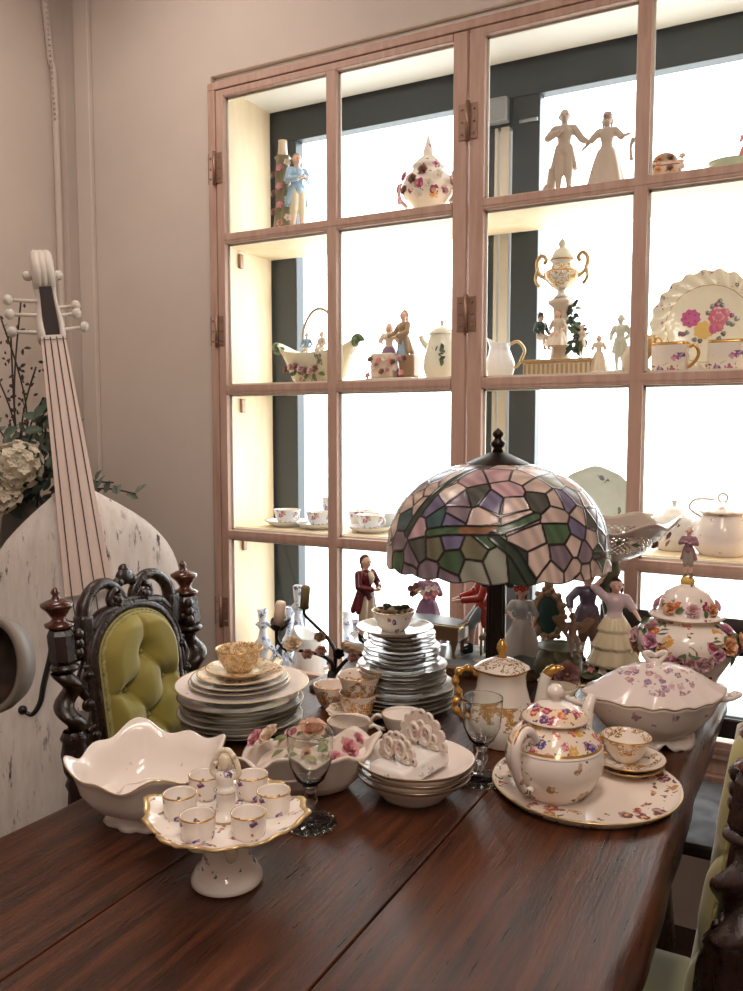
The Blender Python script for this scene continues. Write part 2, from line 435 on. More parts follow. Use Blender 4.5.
# small relief flowers and leaves, shared meshes
FL = {}
def flower_mesh(pm, cm, style='rose'):
    k = (pm.name, cm.name, style)
    if k in FL: return FL[k]
    m = MB()
    def petal(ang, tilt, ln, wd, cup, z0):
        A = Matrix.Rotation(ang, 4, 'Z') @ Matrix.Translation((0, 0, z0)) @ Matrix.Rotation(-tilt, 4, 'Y')
        def f(u, v):
            x = ln*v; half = wd*math.sin(PI*min(1, .12+.8*v))
            y = (u-.5)*2*half
            return (x, y, cup*(y/wd)**2*ln+.25*ln*v*v*cup)
        m.grid(f, 4, 5, 0, M=A)
    if style == 'rose':
        for k2 in range(6): petal(k2*PI/3, .15, 1, .55, .5, 0)
        for k2 in range(5): petal(k2*2*PI/5+.4, .75, .75, .45, .6, .06)
        for k2 in range(4): petal(k2*PI/2+.2, 1.2, .5, .34, .7, .1)
        m.ball((0, 0, .3), (.2, .2, .26), 1, 8, 6)
    else:
        for k2 in range(5): petal(k2*2*PI/5, .25, 1, .5, .3, 0)
        m.ball((0, 0, .12), (.2, .2, .18), 1, 8, 6)
    FL[k] = m.mesh('flower', [pm, cm]); return FL[k]
def leaf_mesh(mt):
    k = ('leaf', mt.name)
    if k in FL: return FL[k]
    m = MB().grid(lambda u, v: (2*v*1.0, (u-.5)*1.1*math.sin(PI*(.04+.93*v)), .35*abs(u-.5)*math.sin(PI*v)-.25*v*v), 4, 7, 0)
    FL[k] = m.mesh('leaf', mt); return FL[k]
def put(me, name, parent, p, nrm, size, spin=0):
    o = bpy.data.objects.new(name, me); C.objects.link(o); o.parent = parent
    n = Vector(nrm).normalized(); q = n.to_track_quat('Z', 'Y').to_matrix().to_4x4()
    o.matrix_local = Matrix.Translation(Vector(p)) @ q @ Matrix.Rotation(spin, 4, 'Z') @ Matrix.Diagonal((size, size, size, 1))
    return o

# ------------------------------------------------------------------ the room
D = 2.30                                     # inner face of the window wall
def wallmat(name, col):
    m, nt, b = newmat(name); v = coords(nt, (1, 1, 1))
    n = noise(nt, v, 1.6, 4, .6); n2 = noise(nt, v, 90, 3)
    c = ramp(nt, n, [(.3, tuple(x*.965 for x in col)), (.7, tuple(min(255, x*1.02) for x in col))])
    L(nt, c, b.inputs['Base Color']); b.inputs['Roughness'].default_value = .75
    bump(nt, b, n2, .06, .004); return m
PLASTER = wallmat('pinkish_plaster', (212, 200, 190))
CEIL = wallmat('ceiling_plaster', (226, 218, 210))
def floormat():
    m, nt, b = newmat('dark_tile_floor'); v = coords(nt)
    br = N(nt, 'ShaderNodeTexBrick'); br.inputs['Scale'].default_value = 1; br.inputs['Brick Width'].default_value = .2; br.inputs['Row Height'].default_value = .2
    br.inputs['Mortar Size'].default_value = .004; br.offset = 0
    br.inputs['Color1'].default_value = lin((52, 34, 30)); br.inputs['Color2'].default_value = lin((68, 44, 38)); br.inputs['Mortar'].default_value = lin((34, 28, 26))
    L(nt, v, br.inputs['Vector']); L(nt, br.outputs[0], b.inputs['Base Color']); b.inputs['Roughness'].default_value = .45
    return m
def wbox(name, x0, x1, y0, y1, z0, z1, mt): 
    return struct(MB().box(((x0+x1)/2, (y0+y1)/2, (z0+z1)/2), (x1-x0, y1-y0, z1-z0)).build(name, mt))
XL, XR, YF, ZC = -2.535, 2.2, -2.6, 3.15
X0, X1, Z0, Z1 = -1.84, .09, .43, 2.545       # the recess in the window wall
wbox('floor', XL-.2, XR+.2, YF-.2, D+.4, -.1, 0, floormat())
wbox('ceiling', XL-.2, XR+.2, YF-.2, D+.4, ZC, ZC+.1, CEIL)
wbox('wall_left', XL-.15, XL, YF, D+.4, 0, ZC, PLASTER)
wbox('wall_right', XR, XR+.15, YF, D+.4, 0, ZC, PLASTER)
wbox('wall_front', XL-.15, XR+.15, YF-.15, YF, 0, ZC, PLASTER)
m = MB()
for a, b, c, d in ((XL, X0, 0, ZC), (X1, XR, 0, ZC), (X0, X1, 0, Z0), (X0, X1, Z1, ZC)):
    m.box(((a+b)/2, D+.2, (c+d)/2), (b-a, .4, d-c))
struct(m.build('wall_back', PLASTER))
wbox('ground', -14, 12, D+.4, 24, -.35, -.25, mat('pale_paving', (205, 205, 200), .8))
# a flat strip on the window wall beside the corner, and a ribbed conduit running down the other wall
struct(MB().box((-2.425, D-.010, ZC/2), (.075, .02, ZC-.002), bev=.004).build('trim_1', PLASTER))
m = MB(); yb = 2.20
pp = smoothpath([(XL+.016, 2.21, 3.15), (XL+.016, 2.205, 2.95), (XL+.017, 2.225, 2.72), (XL+.018, 2.24, 2.52), (XL+.018, 2.243, 1.2), (XL+.018, 2.243, .02)], 10)
m.tube(pp, .013, 10)
for k in range(34):
    q = V(XL+.030, 2.19+.035*k/33, 3.1-.60*k/33); m.ball(q, .0045, 0, 6, 4)
struct(m.build('trim_2', PLASTER))
# dark steel outer window
m = MB(); yw = D+.33
def bar(x0, x1, z0, z1, mi=0, y=yw, dy=.05): m.box(((x0+x1)/2, y+dy/2, (z0+z1)/2), (x1-x0, dy, z1-z0), mi, bev=.003)
bar(X0, X1, 2.415, Z1); bar(X0, X1, Z0, .50)
bar(X0, -1.715, .50, 2.415); bar(-.885, -.795, .50, 2.415); bar(-.985, -.945, .50, 2.33); bar(-.985, -.885, 2.33, 2.415)
bar(-.945, -.933, .50, 2.33, 1); bar(-.925, -.895, .50, 2.33, 1); bar(.02, X1, .50, 2.415)
m.box((-.935, yw-.02, 2.375), (.085, .04, .075), 2, bev=.006)
m.tube([(-.86, yw-.006, 2.335), (-.80, yw-.006, 2.335)], .006, 8, 2)
struct(m.build('window_1', [STEEL, mat('pale_window_post', (196, 190, 176), .5), mat('window_latch_metal', (150, 156, 160), .4, .5)]))

# ------------------------------------------------------------------ display cabinet built into the recess
cab = thing('display_cabinet', 'large pink limed wood display cabinet with glazed doors against the bright window', 'cabinet', (0, 0, 0))
ST = [2.012, 1.507, 1.013, .47]                # tops of the four shelves
YB = D+.315
m = MB()
m.box((X0+.011, (D+YB)/2+.01, (Z0+Z1)/2), (.022, YB-D-.02, Z1-Z0-.04)); 
m.build('side_panel', PALEW, cab)
MB().box((X1-.011, (D+YB)/2+.01, (Z0+Z1)/2), (.022, YB-D-.02, Z1-Z0-.04)).build('side_panel', PALEW, cab)
MB().box(((X0+X1)/2, (D+YB)/2+.01, Z1-.012), (X1-X0-.004, YB-D-.02, .02)).build('top_panel', mat('white_board', (232, 230, 224), .5), cab)
for z in ST: MB().box(((X0+X1)/2, (D+YB)/2+.016, z-.0125), (X1-X0-.046, YB-D-.034, .025), bev=.002).build('shelf', PALEW, cab)
m = MB()
for k in range(3): MB().box((X0+.028, D+.12, (1.95, 1.44, .94)[k]), (.010, .02, .05), bev=.003).build('shelf_bracket', BRASS, cab)
# fixed frame round the doors, standing a little proud of the wall
m = MB(); yf = D-.012
m.box(((X0+X1)/2+.02, yf+.006, 2.4955), (X1-X0+.022, .05, .025), bev=.003)
m.box((X0+.024, yf+.006, (Z0+2.484)/2), (.030, .05, 2.484-Z0), bev=.004)
m.box((X1+.002, yf+.006, (Z0+2.50)/2), (.045, .05, 2.50-Z0), bev=.004)
m.box(((X0+X1)/2+.02, yf+.006, .425), (X1-X0+.022, .05, .05), bev=.004)
m.build('frame', DOORW, cab)
BARZ = [1.996, 1.490, .991, .518]
def door(xa, xb, hinge_side):
    """a glazed door: two columns of four panes"""
    m = MB(); w = .043; y = yf; dy = .032; zt, zb = 2.481, .452
    xm = (xa+xb)/2 if xa > -1.5 else -1.352
    wl = .029 if hinge_side < 0 and xa < -1.5 else w
    m.box((xa+wl/2, y, (zt+zb)/2), (wl, dy, zt-zb), bev=.003); m.box((xb-w/2, y, (zt+zb)/2), (w, dy, zt-zb), bev=.003)
    m.box((xm, y, (zt+zb)/2), (.034, dy*.94, zt-zb-.01), bev=.003)
    m.box((xm-(w-wl)/2, y, zt-.0105), (xb-xa-w-wl+.001, dy*.97, .021), bev=.002)
    for z in BARZ: m.box((xm-(w-wl)/2, y, z), (xb-xa-w-wl+.001, dy*.9, .032 if z > .6 else .05), bev=.003)
    for z in BARZ: m.box((xm-(w-wl)/2, y-.010, z), (xb-xa-w-wl+.001, .012, .012))
    m.box((xm-(w-wl)/2, y+.004, .478), (xb-xa-w-wl+.001, .016, .05)); d = m.build('door', DOORW, cab)
    zz = [zt-.021]+BARZ
    for a, b in ((xa+wl, xm-.017), (xm+.017, xb-w)):
        for k in range(4):
            z1 = zz[k]-(.016 if k else 0); z0 = zz[k+1]+.016
            MB().box(((a+b)/2, y+.006, (z0+z1)/2), (b-a+.004, .003, z1-z0+.004)).build('pane', PANEG, d)
            mm = MB()
            for c, s in ((((a+b)/2, y+.011, z1-.003), (b-a, .006, .006)), (((a+b)/2, y+.011, z0+.003), (b-a, .006, .006)), ((a+.003, y+.011, (z0+z1)/2), (.006, .006, z1-z0)), ((b-.003, y+.011, (z0+z1)/2), (.006, .006, z1-z0))): mm.box(c, s)
            mm.build('glazing_bead', mat('pale_putty', (220, 216, 204), .5), d)
    xh = xa-.004 if hinge_side < 0 else xb
    for zc in (2.23, 1.69, .72):
        mm = MB(); mm.tube([(xh, y-.022, zc-.055), (xh, y-.022, zc+.055)], .0065, 10)
        for s in (-1, 1):
            if hinge_side < 0 and s > 0 and xa < -1.5: pass
            mm.box((xh+s*.016, y-.0175, zc), (.026, .003, .10), bev=.001)
            for q in (-.034, 0, .034): mm.ball((xh+s*.018, y-.0195, zc+q), .0035, 0, 6, 4)
        mm.build('hinge', BRASS, d)
    return d
door(-1.799, -.900, -1)
door(-.892, .062, -1)

# ------------------------------------------------------------------ table
tab = thing('dining_table', 'long dark oak plank table with worn rounded edges holding all the china', 'table', (-.59, 0, 0))
ZT = .76
def slab():
    m = MB(); rnd = random.Random(3)
    xs = [-.455, -.167, .138, .440]
    for k in range(3):
        a, b = xs[k]+(.0012 if k else 0), xs[k+1]-(.0012 if k < 2 else 0)
        prof = []
        n = 6; r = .018; lo = .70
        def rr(cx, cz, a0, a1, r):
            return [(cx+r*math.cos(a0+(a1-a0)*t/n), cz+r*math.sin(a0+(a1-a0)*t/n)) for t in range(n+1)]
        rl = .022 if k == 0 else .0025; rh = .03 if k == 2 else .0025
        prof = rr(b-rh, ZT-rh, 0, PI/2, rh)+rr(a+rl, ZT-rl, PI/2, PI, rl)+[(a, lo+.01), (a+.01, lo), (b-.01, lo), (b, lo+.01)]
        NY = 90; y0, y1 = -.35, 2.10
        def f(u, v):
            j = int(round(u*len(prof))) % len(prof); x, z = prof[j]; y = y0+(y1-y0)*v
            if k == 2 and x > .40: x += .0025*math.sin(y*7.3)+.0015*math.sin(y*19+1)+.001*math.sin(y*41)
            if k == 0 and x < -.40: x += .004*math.sin(y*6.1+2)+.002*math.sin(y*23)
            return (x, y, z)
        m.grid(f, len(prof), NY, 0, cu=True)
        for yy in (y0, y1):
            vs_ = [m.bm.verts.new(f(j/len(prof), 0 if yy == y0 else 1)) for j in range(len(prof))]
            m._f(vs_, 0, False)
    return m
slab().build('tabletop', TABLEW, tab)
MB().box((0, .1, .66), (.66, .05, .08)).box((0, 1.72, .66), (.66, .05, .08)).box((.31, .9, .66), (.04, 1.6, .08)).box((-.31, .9, .66), (.04, 1.6, .08)).build('apron_rail', DARKW, tab)
LEGP = [(.05, 0), (.05, .10), (.035, .12), (.045, .2), (.055, .3), (.04, .45), (.03, .5), (.05, .53), (.05, .70)]
for x in (-.33, .33):
    for y in (.1, 1.72): MB().lathe(LEGP, 20, 0, Matrix.Translation((x, y, 0))).build('leg', CARVED, tab)

# ------------------------------------------------------------------ carved chairs with barley twist posts
VELVET = mat('olive_velvet', (150, 138, 62), .7, Sheen_Weight=.5, Sheen_Roughness=.4)
PALEVEL = mat('pale_yellow_green_velvet', (156, 147, 92), .75, Sheen_Weight=.5)
BRAID = mat('braid_trim', (156, 148, 92), .7)
def scroll(m, c, R, turns, th, plane='xz', s=1, ph=0, y=0):
    pts = []; n = int(26*turns)
    for k in range(n+1):
        t = k/n; a = ph+s*turns*2*PI*t; r = R*(1-.85*t)
        pts.append((c[0]+r*math.cos(a), c[1]-.006*t, c[2]+r*math.sin(a)))
    m.tube(pts, [th*(1-.45*k/n) for k in range(n+1)], 8)
    m.ball((c[0], c[1]-.008, c[2]), th*1.3, 0, 10, 6)
def chair(name, label, loc, rz, vel, bulge=.042):
    t = thing(name, label, 'chair', loc, rz)
    lean = .13
    def yl(z): return max(0, z-.45)*lean
    Sh = Matrix.Identity(4); Sh[1][2] = lean; Sh[1][3] = -.45*lean      # shear so that the back leans
    W = .202
    for s in (-1, 1):
        m = MB(); A = Sh @ Matrix.Translation((s*W, 0, 0))
        m.lathe([(.026, .40), (.03, .46), (.022, .48), (.022, .50), (.030, .52), (.024, .54)], 20, 0, A)
        m.lathe([(.023, .54), (.028, .56), (.030, .60), (.025, .635), (.029, .65), (.023, .665), (.028, .68), (.030, .72), (.024, .745), (.028, .755), (.021, .77)], 24, 0, A,
                lambda a, r, z: (r*math.cos(a)*(1+.07*math.cos(10*a)), r*math.sin(a)*(1+.07*math.cos(10*a)), z))
        def tw(u, v):
            z = .77+.135*v; a = 2*PI*u; ph = 2*PI*v*1.5*s
            r = .0215+.008*math.cos(a-ph); e = .004
            return (r*math.cos(a)+e*math.cos(ph), r*math.sin(a)+e*math.sin(ph), z)
        m.grid(tw, 24, 40, 0, cu=True, M=A)
        m.lathe([(.020, .905), (.030, .912), (.030, .919), (.022, .925)], 20, 0, A)
        oc = [(.029*math.cos(PI/8+k*PI/4)/math.cos(PI/8)*.93, .029*math.sin(PI/8+k*PI/4)/math.cos(PI/8)*.93) for k in range(8)]
        def ob(u, v):
            a = 2*PI*u; k = [.78, 1, 1, 1, .80][int(round(v*4))]; z = [.922, .934, .965, .992, 1.003][int(round(v*4))]
            x, y = oc[int(round(u*8)) % 8]; return (x*k, y*k, z)
        m.grid(ob, 8, 4, 0, cu=True, M=A, sm=False)
        m.build('post', CARVED, t)
        m = MB()                                             # carved leaf facing on the block and twist
        for k in range(3): m.ball((s*W-s*.024, yl(.96)-.022, .945+.022*k), (.012, .012, .014), 0, 8, 6)
        m.build('carved_block_ornament', CARVED, t)
        MB().lathe([(0, 1.0), (.018, 1.003), (.03, 1.010), (.031, 1.016), (.018, 1.022), (.014, 1.028), (.024, 1.046), (.034, 1.056), (.034, 1.062), (.02, 1.069), (.010, 1.073), (.0065, 1.08), (.010, 1.087), (.006, 1.095), (0, 1.10)], 24, 0, A).build('finial', CARVED2, t)
    # carved frame round the panel
    hw, zt, zb = .116, 1.003, .52                      # panel half width, arch top, bottom
    def arch(k, n, off=0):
        t_ = k/n; xs = .90
        if t_ < .32: return V(-(hw+off), 0, zb+(xs-zb)*t_/.32)
        if t_ > .68: return V(hw+off, 0, xs-(xs-zb)*(t_-.68)/.32)
        a = PI-PI*(t_-.32)/.36; return V((hw+off)*math.cos(a), 0, xs+(zt-xs+off)*math.sin(a))
    m = MB()
    path = [arch(k, 70, .016) for k in range(71)]
    m.tube([V(p.x, yl(p.z)-.0, p.z) for p in path], .018, 10)
    path = [arch(k, 70, .032) for k in range(71)]
    m.tube([V(p.x, yl(p.z)-.008, p.z) for p in path], .007, 8)
    m.box((0, yl(.52)+.003, .515), (2*W-.03, .03, .06), bev=.006)
    m.box((0, yl(.935)+.012, .928), (2*W-.04, .016, .026), bev=.004)
    m.build('back_frame', CARVED, t)
    for s in (-1, 1):                                      # side scrollwork between panel and posts
        m = MB()
        for (cx, cz, R, tn, th, ph) in ((.165, .955, .016, 1.3, .007, 0), (.150, .885, .020, 1.3, .008, 1), (.158, .82, .018, 1.2, .008, 2.5), (.150, .745, .022, 1.3, .008, .5), (.158, .67, .018, 1.2, .008, 2), (.150, .60, .022, 1.3, .008, 4)):
            scroll(m, (s*cx, yl(cz)-.004, cz), R, tn, th, s=s, ph=ph if s > 0 else PI-ph)
        pts = smoothpath([(s*.168, yl(.58), .56), (s*.138, yl(.66), .66), (s*.170, yl(.73), .72), (s*.138, yl(.80), .80), (s*.168, yl(.86), .86), (s*.142, yl(.92), .93), (s*.17, yl(.97), .985)], 8)
        m.tube(pts, .011, 8); m.build('side_scrollwork', CARVED, t)
    m = MB()                                               # crest: two opposed arches, rosettes and a leaf on top
    for s in (-1, 1):
        m.box((s*.140, yl(.985), .985), (.034, .034, .075), bev=.008)
        pts = smoothpath([(s*.140, yl(1.0), 1.0), (s*.132, yl(1.03), 1.045), (s*.100, yl(1.06), 1.078), (s*.062, yl(1.07), 1.083), (s*.030, yl(1.06), 1.062), (s*.018, yl(1.05), 1.035), (s*.030, yl(1.03), 1.018)], 8)
        m.tube(pts, [.017-.006*k/(len(pts)-1) for k in range(len(pts))], 10)
        scroll(m, (s*.044, yl(1.04)-.008, 1.040), .026, 1.2, .009, s=-s, ph=PI/2)
        pts = smoothpath([(s*.125, yl(.98)-.004, .985), (s*.095, yl(1.01)-.004, 1.012), (s*.05, yl(1.02)-.004, 1.02), (0, yl(1.02)-.004, 1.025)], 6)
        m.tube(pts, .013, 8)
        for k in range(5): m.ball((s*.044+.012*math.cos(k*1.257), yl(1.04)-.016, 1.040+.012*math.sin(k*1.257)), .006, 0, 6, 5)
    m.ball((0, yl(1.09), 1.09), (.026, .014, .022), 0, 12, 8); m.ball((0, yl(1.11), 1.108), (.014, .012, .014), 0, 10, 7)
    m.ball((-.022, yl(1.08), 1.078), (.016, .012, .014), 0, 10, 7); m.ball((.022, yl(1.08), 1.078), (.016, .012, .014), 0, 10, 7)
    m.build('crest', CARVED, t)
    # buttoned velvet panel
    bt = []
    for k, z in enumerate((.905, .825, .745, .665, .585)):
        bt += [(0, z)] if k % 2 == 0 else [(-.062, z), (.062, z)]
    segs = [(a, b) for i, a in enumerate(bt) for b in bt[i+1:] if .09 < math.hypot(a[0]-b[0], a[1]-b[1]) < .11]
    for (x, z) in ((-.062, .825), (-.062, .665)): segs.append(((x, z), (-.118, z+.0)))
    for (x, z) in ((.062, .825), (.062, .665)): segs.append(((x, z), (.118, z+.0)))
    segs.append(((0, .905), (0, .99)))
    def panel(u, v):
        z = zb+.01+(zt-zb-.012)*v
        if z < .90: w_ = hw
        else: w_ = hw*math.sqrt(max(0, 1-((z-.90)/(zt-.90))**2))
        x = (2*u-1)*max(w_, .004)
        e = min(1, (1-abs(2*u-1))*w_/.03)*min(1, max(0, zt-z)/.03+.0)
        d = bulge*(max(0, 1-(1-min(e, 1))**2))
        for bx, bz in bt: d -= .62*bulge*math.exp(-((x-bx)**2+(z-bz)**2)/.0007)
        cr = 0
        for (ax, az), (cx, cz) in segs:
            dx, dz = cx-ax, cz-az; l2 = dx*dx+dz*dz
            q = min(1, max(0, ((x-ax)*dx+(z-az)*dz)/l2)); dd = (x-ax-q*dx)**2+(z-az-q*dz)**2
            cr = max(cr, math.exp(-dd/.000035)*.008+math.exp(-dd/.0006)*.006)
        d -= cr*min(1, e*1.5)
        return (x, yl(z)-.010-d, z)
    p = MB().grid(panel, 64, 96, 0).build('upholstered_panel', vel, t)
    m = MB()
    for x, z in bt: m.ball((x, yl(z)-.0185, z), (.007, .004, .007), 0, 10, 6)
    m.build('button', vel, p)
    MB().grid(lambda u, v: (lambda z: ((2*u-1)*max(.003, hw*(math.sqrt(max(0, 1-((z-.90)/(zt-.90))**2)) if z > .9 else 1)), yl(z)+.012, z))(zb+.01+(zt-zb-.012)*v), 12, 30, 0).build('panel_backing', vel, t)
    m = MB()
    path = [arch(k, 170, -.004) for k in range(171)]
    m.tube([V(q.x+.003*math.cos(k*2.6), yl(q.z)-.017, q.z+.003*math.sin(k*2.6)) for k, q in enumerate(path)], .0066, 6)
    path = [arch(k, 70, .004) for k in range(71)]
    m.tube([V(q.x, yl(q.z)-.015, q.z) for q in path], .0035, 6)
    m.build('braid', BRAID, p)
    # seat and legs
    def seatf(u, v):
        x = (2*u-1)*.215; y = .01-.40*v; e = min(1, min(u, 1-u)/.12)*min(1, min(v, 1-v)/.12)
        return (x, y, .425+.045*(1-(1-e)**2))
    m = MB().grid(seatf, 20, 20, 0); m.box((0, -.19, .41), (.43, .40, .03), 0, bev=.01); m.build('seat', vel, t)
    MB().box((0, -.19, .375), (.43, .41, .045), bev=.006).build('seat_rail', CARVED, t)
    for s in (-1, 1):
        for y in (0, -.37): MB().lathe([(.022, 0), (.028, .02), (.02, .05), (.03, .1), (.02, .14), (.028, .2), (.022, .24), (.03, .3), (.024, .34), (.024, .40)], 16, 0, Matrix.Translation((s*.19, y, 0))).build('leg', CARVED, t)
        MB().tube([(s*.19, 0, .13), (s*.19, -.37, .13)], .012, 8).build('stretcher', CARVED, t)
    return t
chair('carved_chair', 'dark carved chair with buttoned olive green velvet back in front of the white bass', (-1.325, 1.415, 0), PI/2, VELVET).scale = (1, 1, .93)
chair('carved_chair', 'dark barley twist chair with pale yellow velvet pushed in beside the tea tray', (-.110, 1.30, 0), -PI/2, PALEVEL, .031).scale = (1, 1, .93)
# plain dark chair at the head of the table
t = thing('wooden_chair', 'plain dark wooden chair at the table end behind the flowered vase', 'chair', (-.24, 2.165, 0))
for s in (-1, 1):
    MB().tube([(s*.215, -.005, .0), (s*.215, 0, .45), (s*.215, .0, .90)], .016, 10).build('back_post', DARKW, t)
    MB().tube([(s*.2, -.30, .0), (s*.2, -.30, .45)], .016, 10).build('leg', DARKW, t)
MB().grid(lambda u, v: (-.225+.45*v, .016*math.sin(PI*v)*0+.012*math.cos(2*PI*u), .85+.046*math.sin(2*PI*u)), 16, 10, 0, cu=True).build('top_rail', DARKW, t)
MB().box((0, .0, .62), (.42, .014, .05), bev=.004).build('lower_rail', DARKW, t)
MB().box((0, -.15, .45), (.44, .36, .03), bev=.008).build('seat', DARKW, t)

# ------------------------------------------------------------------ white double bass
up = V(-.19, .03, 1).normalized()
nn = (V(.78, -.62, 0)); nn = (nn-up*nn.dot(up)).normalized(); uu = nn.cross(up)*-1
if uu.x < 0: uu = -uu
bass = thing('double_bass', 'tall white distressed double bass leaning in the corner behind the green chair', 'double bass', (0, 0, 0))
BM = Matrix((( uu.x, up.x, -nn.x, -1.815), (uu.y, up.y, -nn.y, 1.80), (uu.z, up.z, -nn.z, .018), (0, 0, 0, 1)))   # (across, along, depth behind the face)
def outline(w):
    K = [(0, .0), (.015, .16), (.07, .30), (.16, .375), (.28, .395), (.38, .365), (.47, .315), (.55, .275), (.62, .262), (.70, .262), (.78, .272), (.86, .276), (.92, .27), (.98, .245), (1.04, .2), (1.09, .145), (1.13, .09), (1.16, .05), (1.175, .035)]
    for (a, b), (c, d) in zip(K, K[1:]):
        if a <= w <= c:
            t_ = (w-a)/(c-a); return b+(d-b)*t_*t_*(3-2*t_) if False else b+(d-b)*t_
    return .035
ws = [0, .006, .015, .03, .05, .07, .1, .13]+[.16+.0352*k for k in range(29)]+[1.16, 1.175]
ws = sorted(set(ws)); 
def sm_out(w): return (outline(max(0, w-.02))+2*outline(w)+outline(min(1.175, w+.02)))/4 if .03 < w < 1.14 else outline(w)
def face(dep, sgn):
    def f(u, v):
        w_ = ws[int(round(v*(len(ws)-1)))]; h = sm_out(w_); x = (2*u-1)*(h+.012)
        b = .035*(1-(2*u-1)**2)**.7*min(1, h/.2)
        return (x, w_, dep-sgn*b)
    return f
MB().grid(face(0, 1), 30, len(ws)-1, 0, M=BM).build('front_plate', WEATHER, bass)
MB().grid(face(.17, -1), 20, len(ws)-1, 0, M=BM).build('back_plate', WEATHER, bass)
RIBW = wood('greyed_dark_wood', (74, 58, 50), (120, 100, 88), (1, 1, 1), .6, 14, .1)
m = MB()
for s in (-1, 1): m.grid(lambda u, v: (s*sm_out(ws[int(round(v*(len(ws)-1)))]), ws[int(round(v*(len(ws)-1)))], .17*u), 3, len(ws)-1, 0, M=BM)
m.build('rib', RIBW, bass)
FBW = wood('pinkish_white_fingerboard', (226, 200, 188), (236, 216, 204), (1, 1, .1), .45, 20, .04)
def fb(u, v):
    a = PI*(u*2-.5) if False else 2*PI*u; hw_ = .050-.022*v
    x = hw_*math.cos(a); z = -.075+.02*v*0-.014*max(0, -math.sin(a))**.8*0-.012*math.sin(a)
    return (x, .885+.795*v, z-.005)
m = MB(); m.prism([(-.070, .845), (.070, .845), (.036, 1.63), (-.036, 1.63)], -.078, -.055, 0, BM)
m.build('fingerboard', FBW, bass)
MB().prism([(-.032, 1.08), (.032, 1.08), (.026, 1.65), (-.026, 1.65)], -.055, .03, 0, BM).build('neck', WHITEW, bass)
MB().prism([(-.036, 1.63), (.036, 1.63), (.036, 1.64), (-.036, 1.64)], -.083, -.05, 0, BM).build('nut', WHITEW, bass)
for k in range(4):
    q = -1.5+k
    MB().tube([BM @ V(q*.018, 1.636, -.084), BM @ V(q*.034, .845, -.090), BM @ V(q*.030, .52, -.125), BM @ V(q*.022, .40, -.07)], .0019, 6).build('string', mat('wound_string', (70, 60, 58), .4, .5), bass)
m = MB(); m.prism([(-.075, .51), (.075, .51), (.06, .53), (-.06, .53)], -.122, -.03, 0, BM); m.build('bridge', WHITEW, bass)
m = MB(); m.prism([(-.045, .42), (.045, .42), (.025, .10), (-.025, .10)], -.075, -.055, 0, BM); m.build('tailpiece', BLACKP, bass)
for s in (-1, 1):
    m = MB(); pts = smoothpath([(s*.085, .735, -.040), (s*.105, .752, -.036), (s*.125, .735, -.034), (s*.128, .69, -.033), (s*.160, .60, -.030), (s*.178, .545, -.028), (s*.205, .515, -.023), (s*.228, .533, -.018)], 8)
    m.tube([BM @ p for p in pts], [.005+.004*math.sin(PI*k/(len(pts)-1)) for k in range(len(pts))], 8)
    m.ball(BM @ V(s*.088, .742, -.038), .013, 0, 10, 7); m.ball(BM @ V(s*.228, .533, -.017), .014, 0, 10, 7); m.build('f_hole', BLACKP, bass)
m = MB()                                          # pegbox: two cheeks with a dark trough, then the scroll
def cheek(s):
    return [BM @ V(s*(.030-.006*k/10+.003*math.sin(k*.6)), 1.64+.018*k, -.030+.010*math.sin(PI*k/10)+.03*(k/10)) for k in range(11)]
for s in (-1, 1): m.tube(cheek(s), [.024-.004*k/10 for k in range(11)], 10, flat=.42)
m.build('pegbox', WHITEW, bass)
MB().prism([(-.024, 1.64), (.024, 1.64), (.018, 1.81), (-.018, 1.81)], -.032, .03, 0, BM).build('pegbox_trough', DARKW, bass)
m = MB(); pts = []
for k in range(61):
    a = PI*.5+2*PI*1.75*k/60; r = .058*(1-.78*k/60)
    pts.append((1.862+r*math.sin(a)*1.0, .02+r*math.cos(a)))
for (off, wdt) in ((-.016, .014), (.016, .014), (0, .011)):
    m.tube([BM @ V(off*(1+.5*k/60), p[0], p[1]) for k, p in enumerate(pts)], [.024-.012*k/60 for k in range(61)], 10, flat=.75)
m.tube([BM @ V(-.046, 1.862, .02), BM @ V(.046, 1.862, .02)], [.013, .013], 14)
m.ball(BM @ V(-.046, 1.862, .02), .016, 0, 12, 8); m.ball(BM @ V(.046, 1.862, .02), .016, 0, 12, 8)
m.build('scroll', WHITEW, bass)
for k, (s, w_) in enumerate(((-1, 1.77), (-1, 1.725), (-1, 1.67), (1, 1.745), (1, 1.72), (1, 1.675))):
    m = MB(); tip = -.105 if s < 0 else .075+.018*(k == 5)
    m.tube([BM @ V(-s*.02, w_, .0), BM @ V(s*abs(tip), w_+.006, -.012)], [.0075, .0055], 10)
    m.ball(BM @ V(s*(abs(tip)+.008), w_+.007, -.013), (.015, .015, .017), 0, 12, 8)
    m.build('tuning_peg', WHITEW, bass)
MB().tube([BM @ V(0, .0, .08), BM @ V(0, -.016, .08)], .008, 8).build('end_pin', IRON, bass)

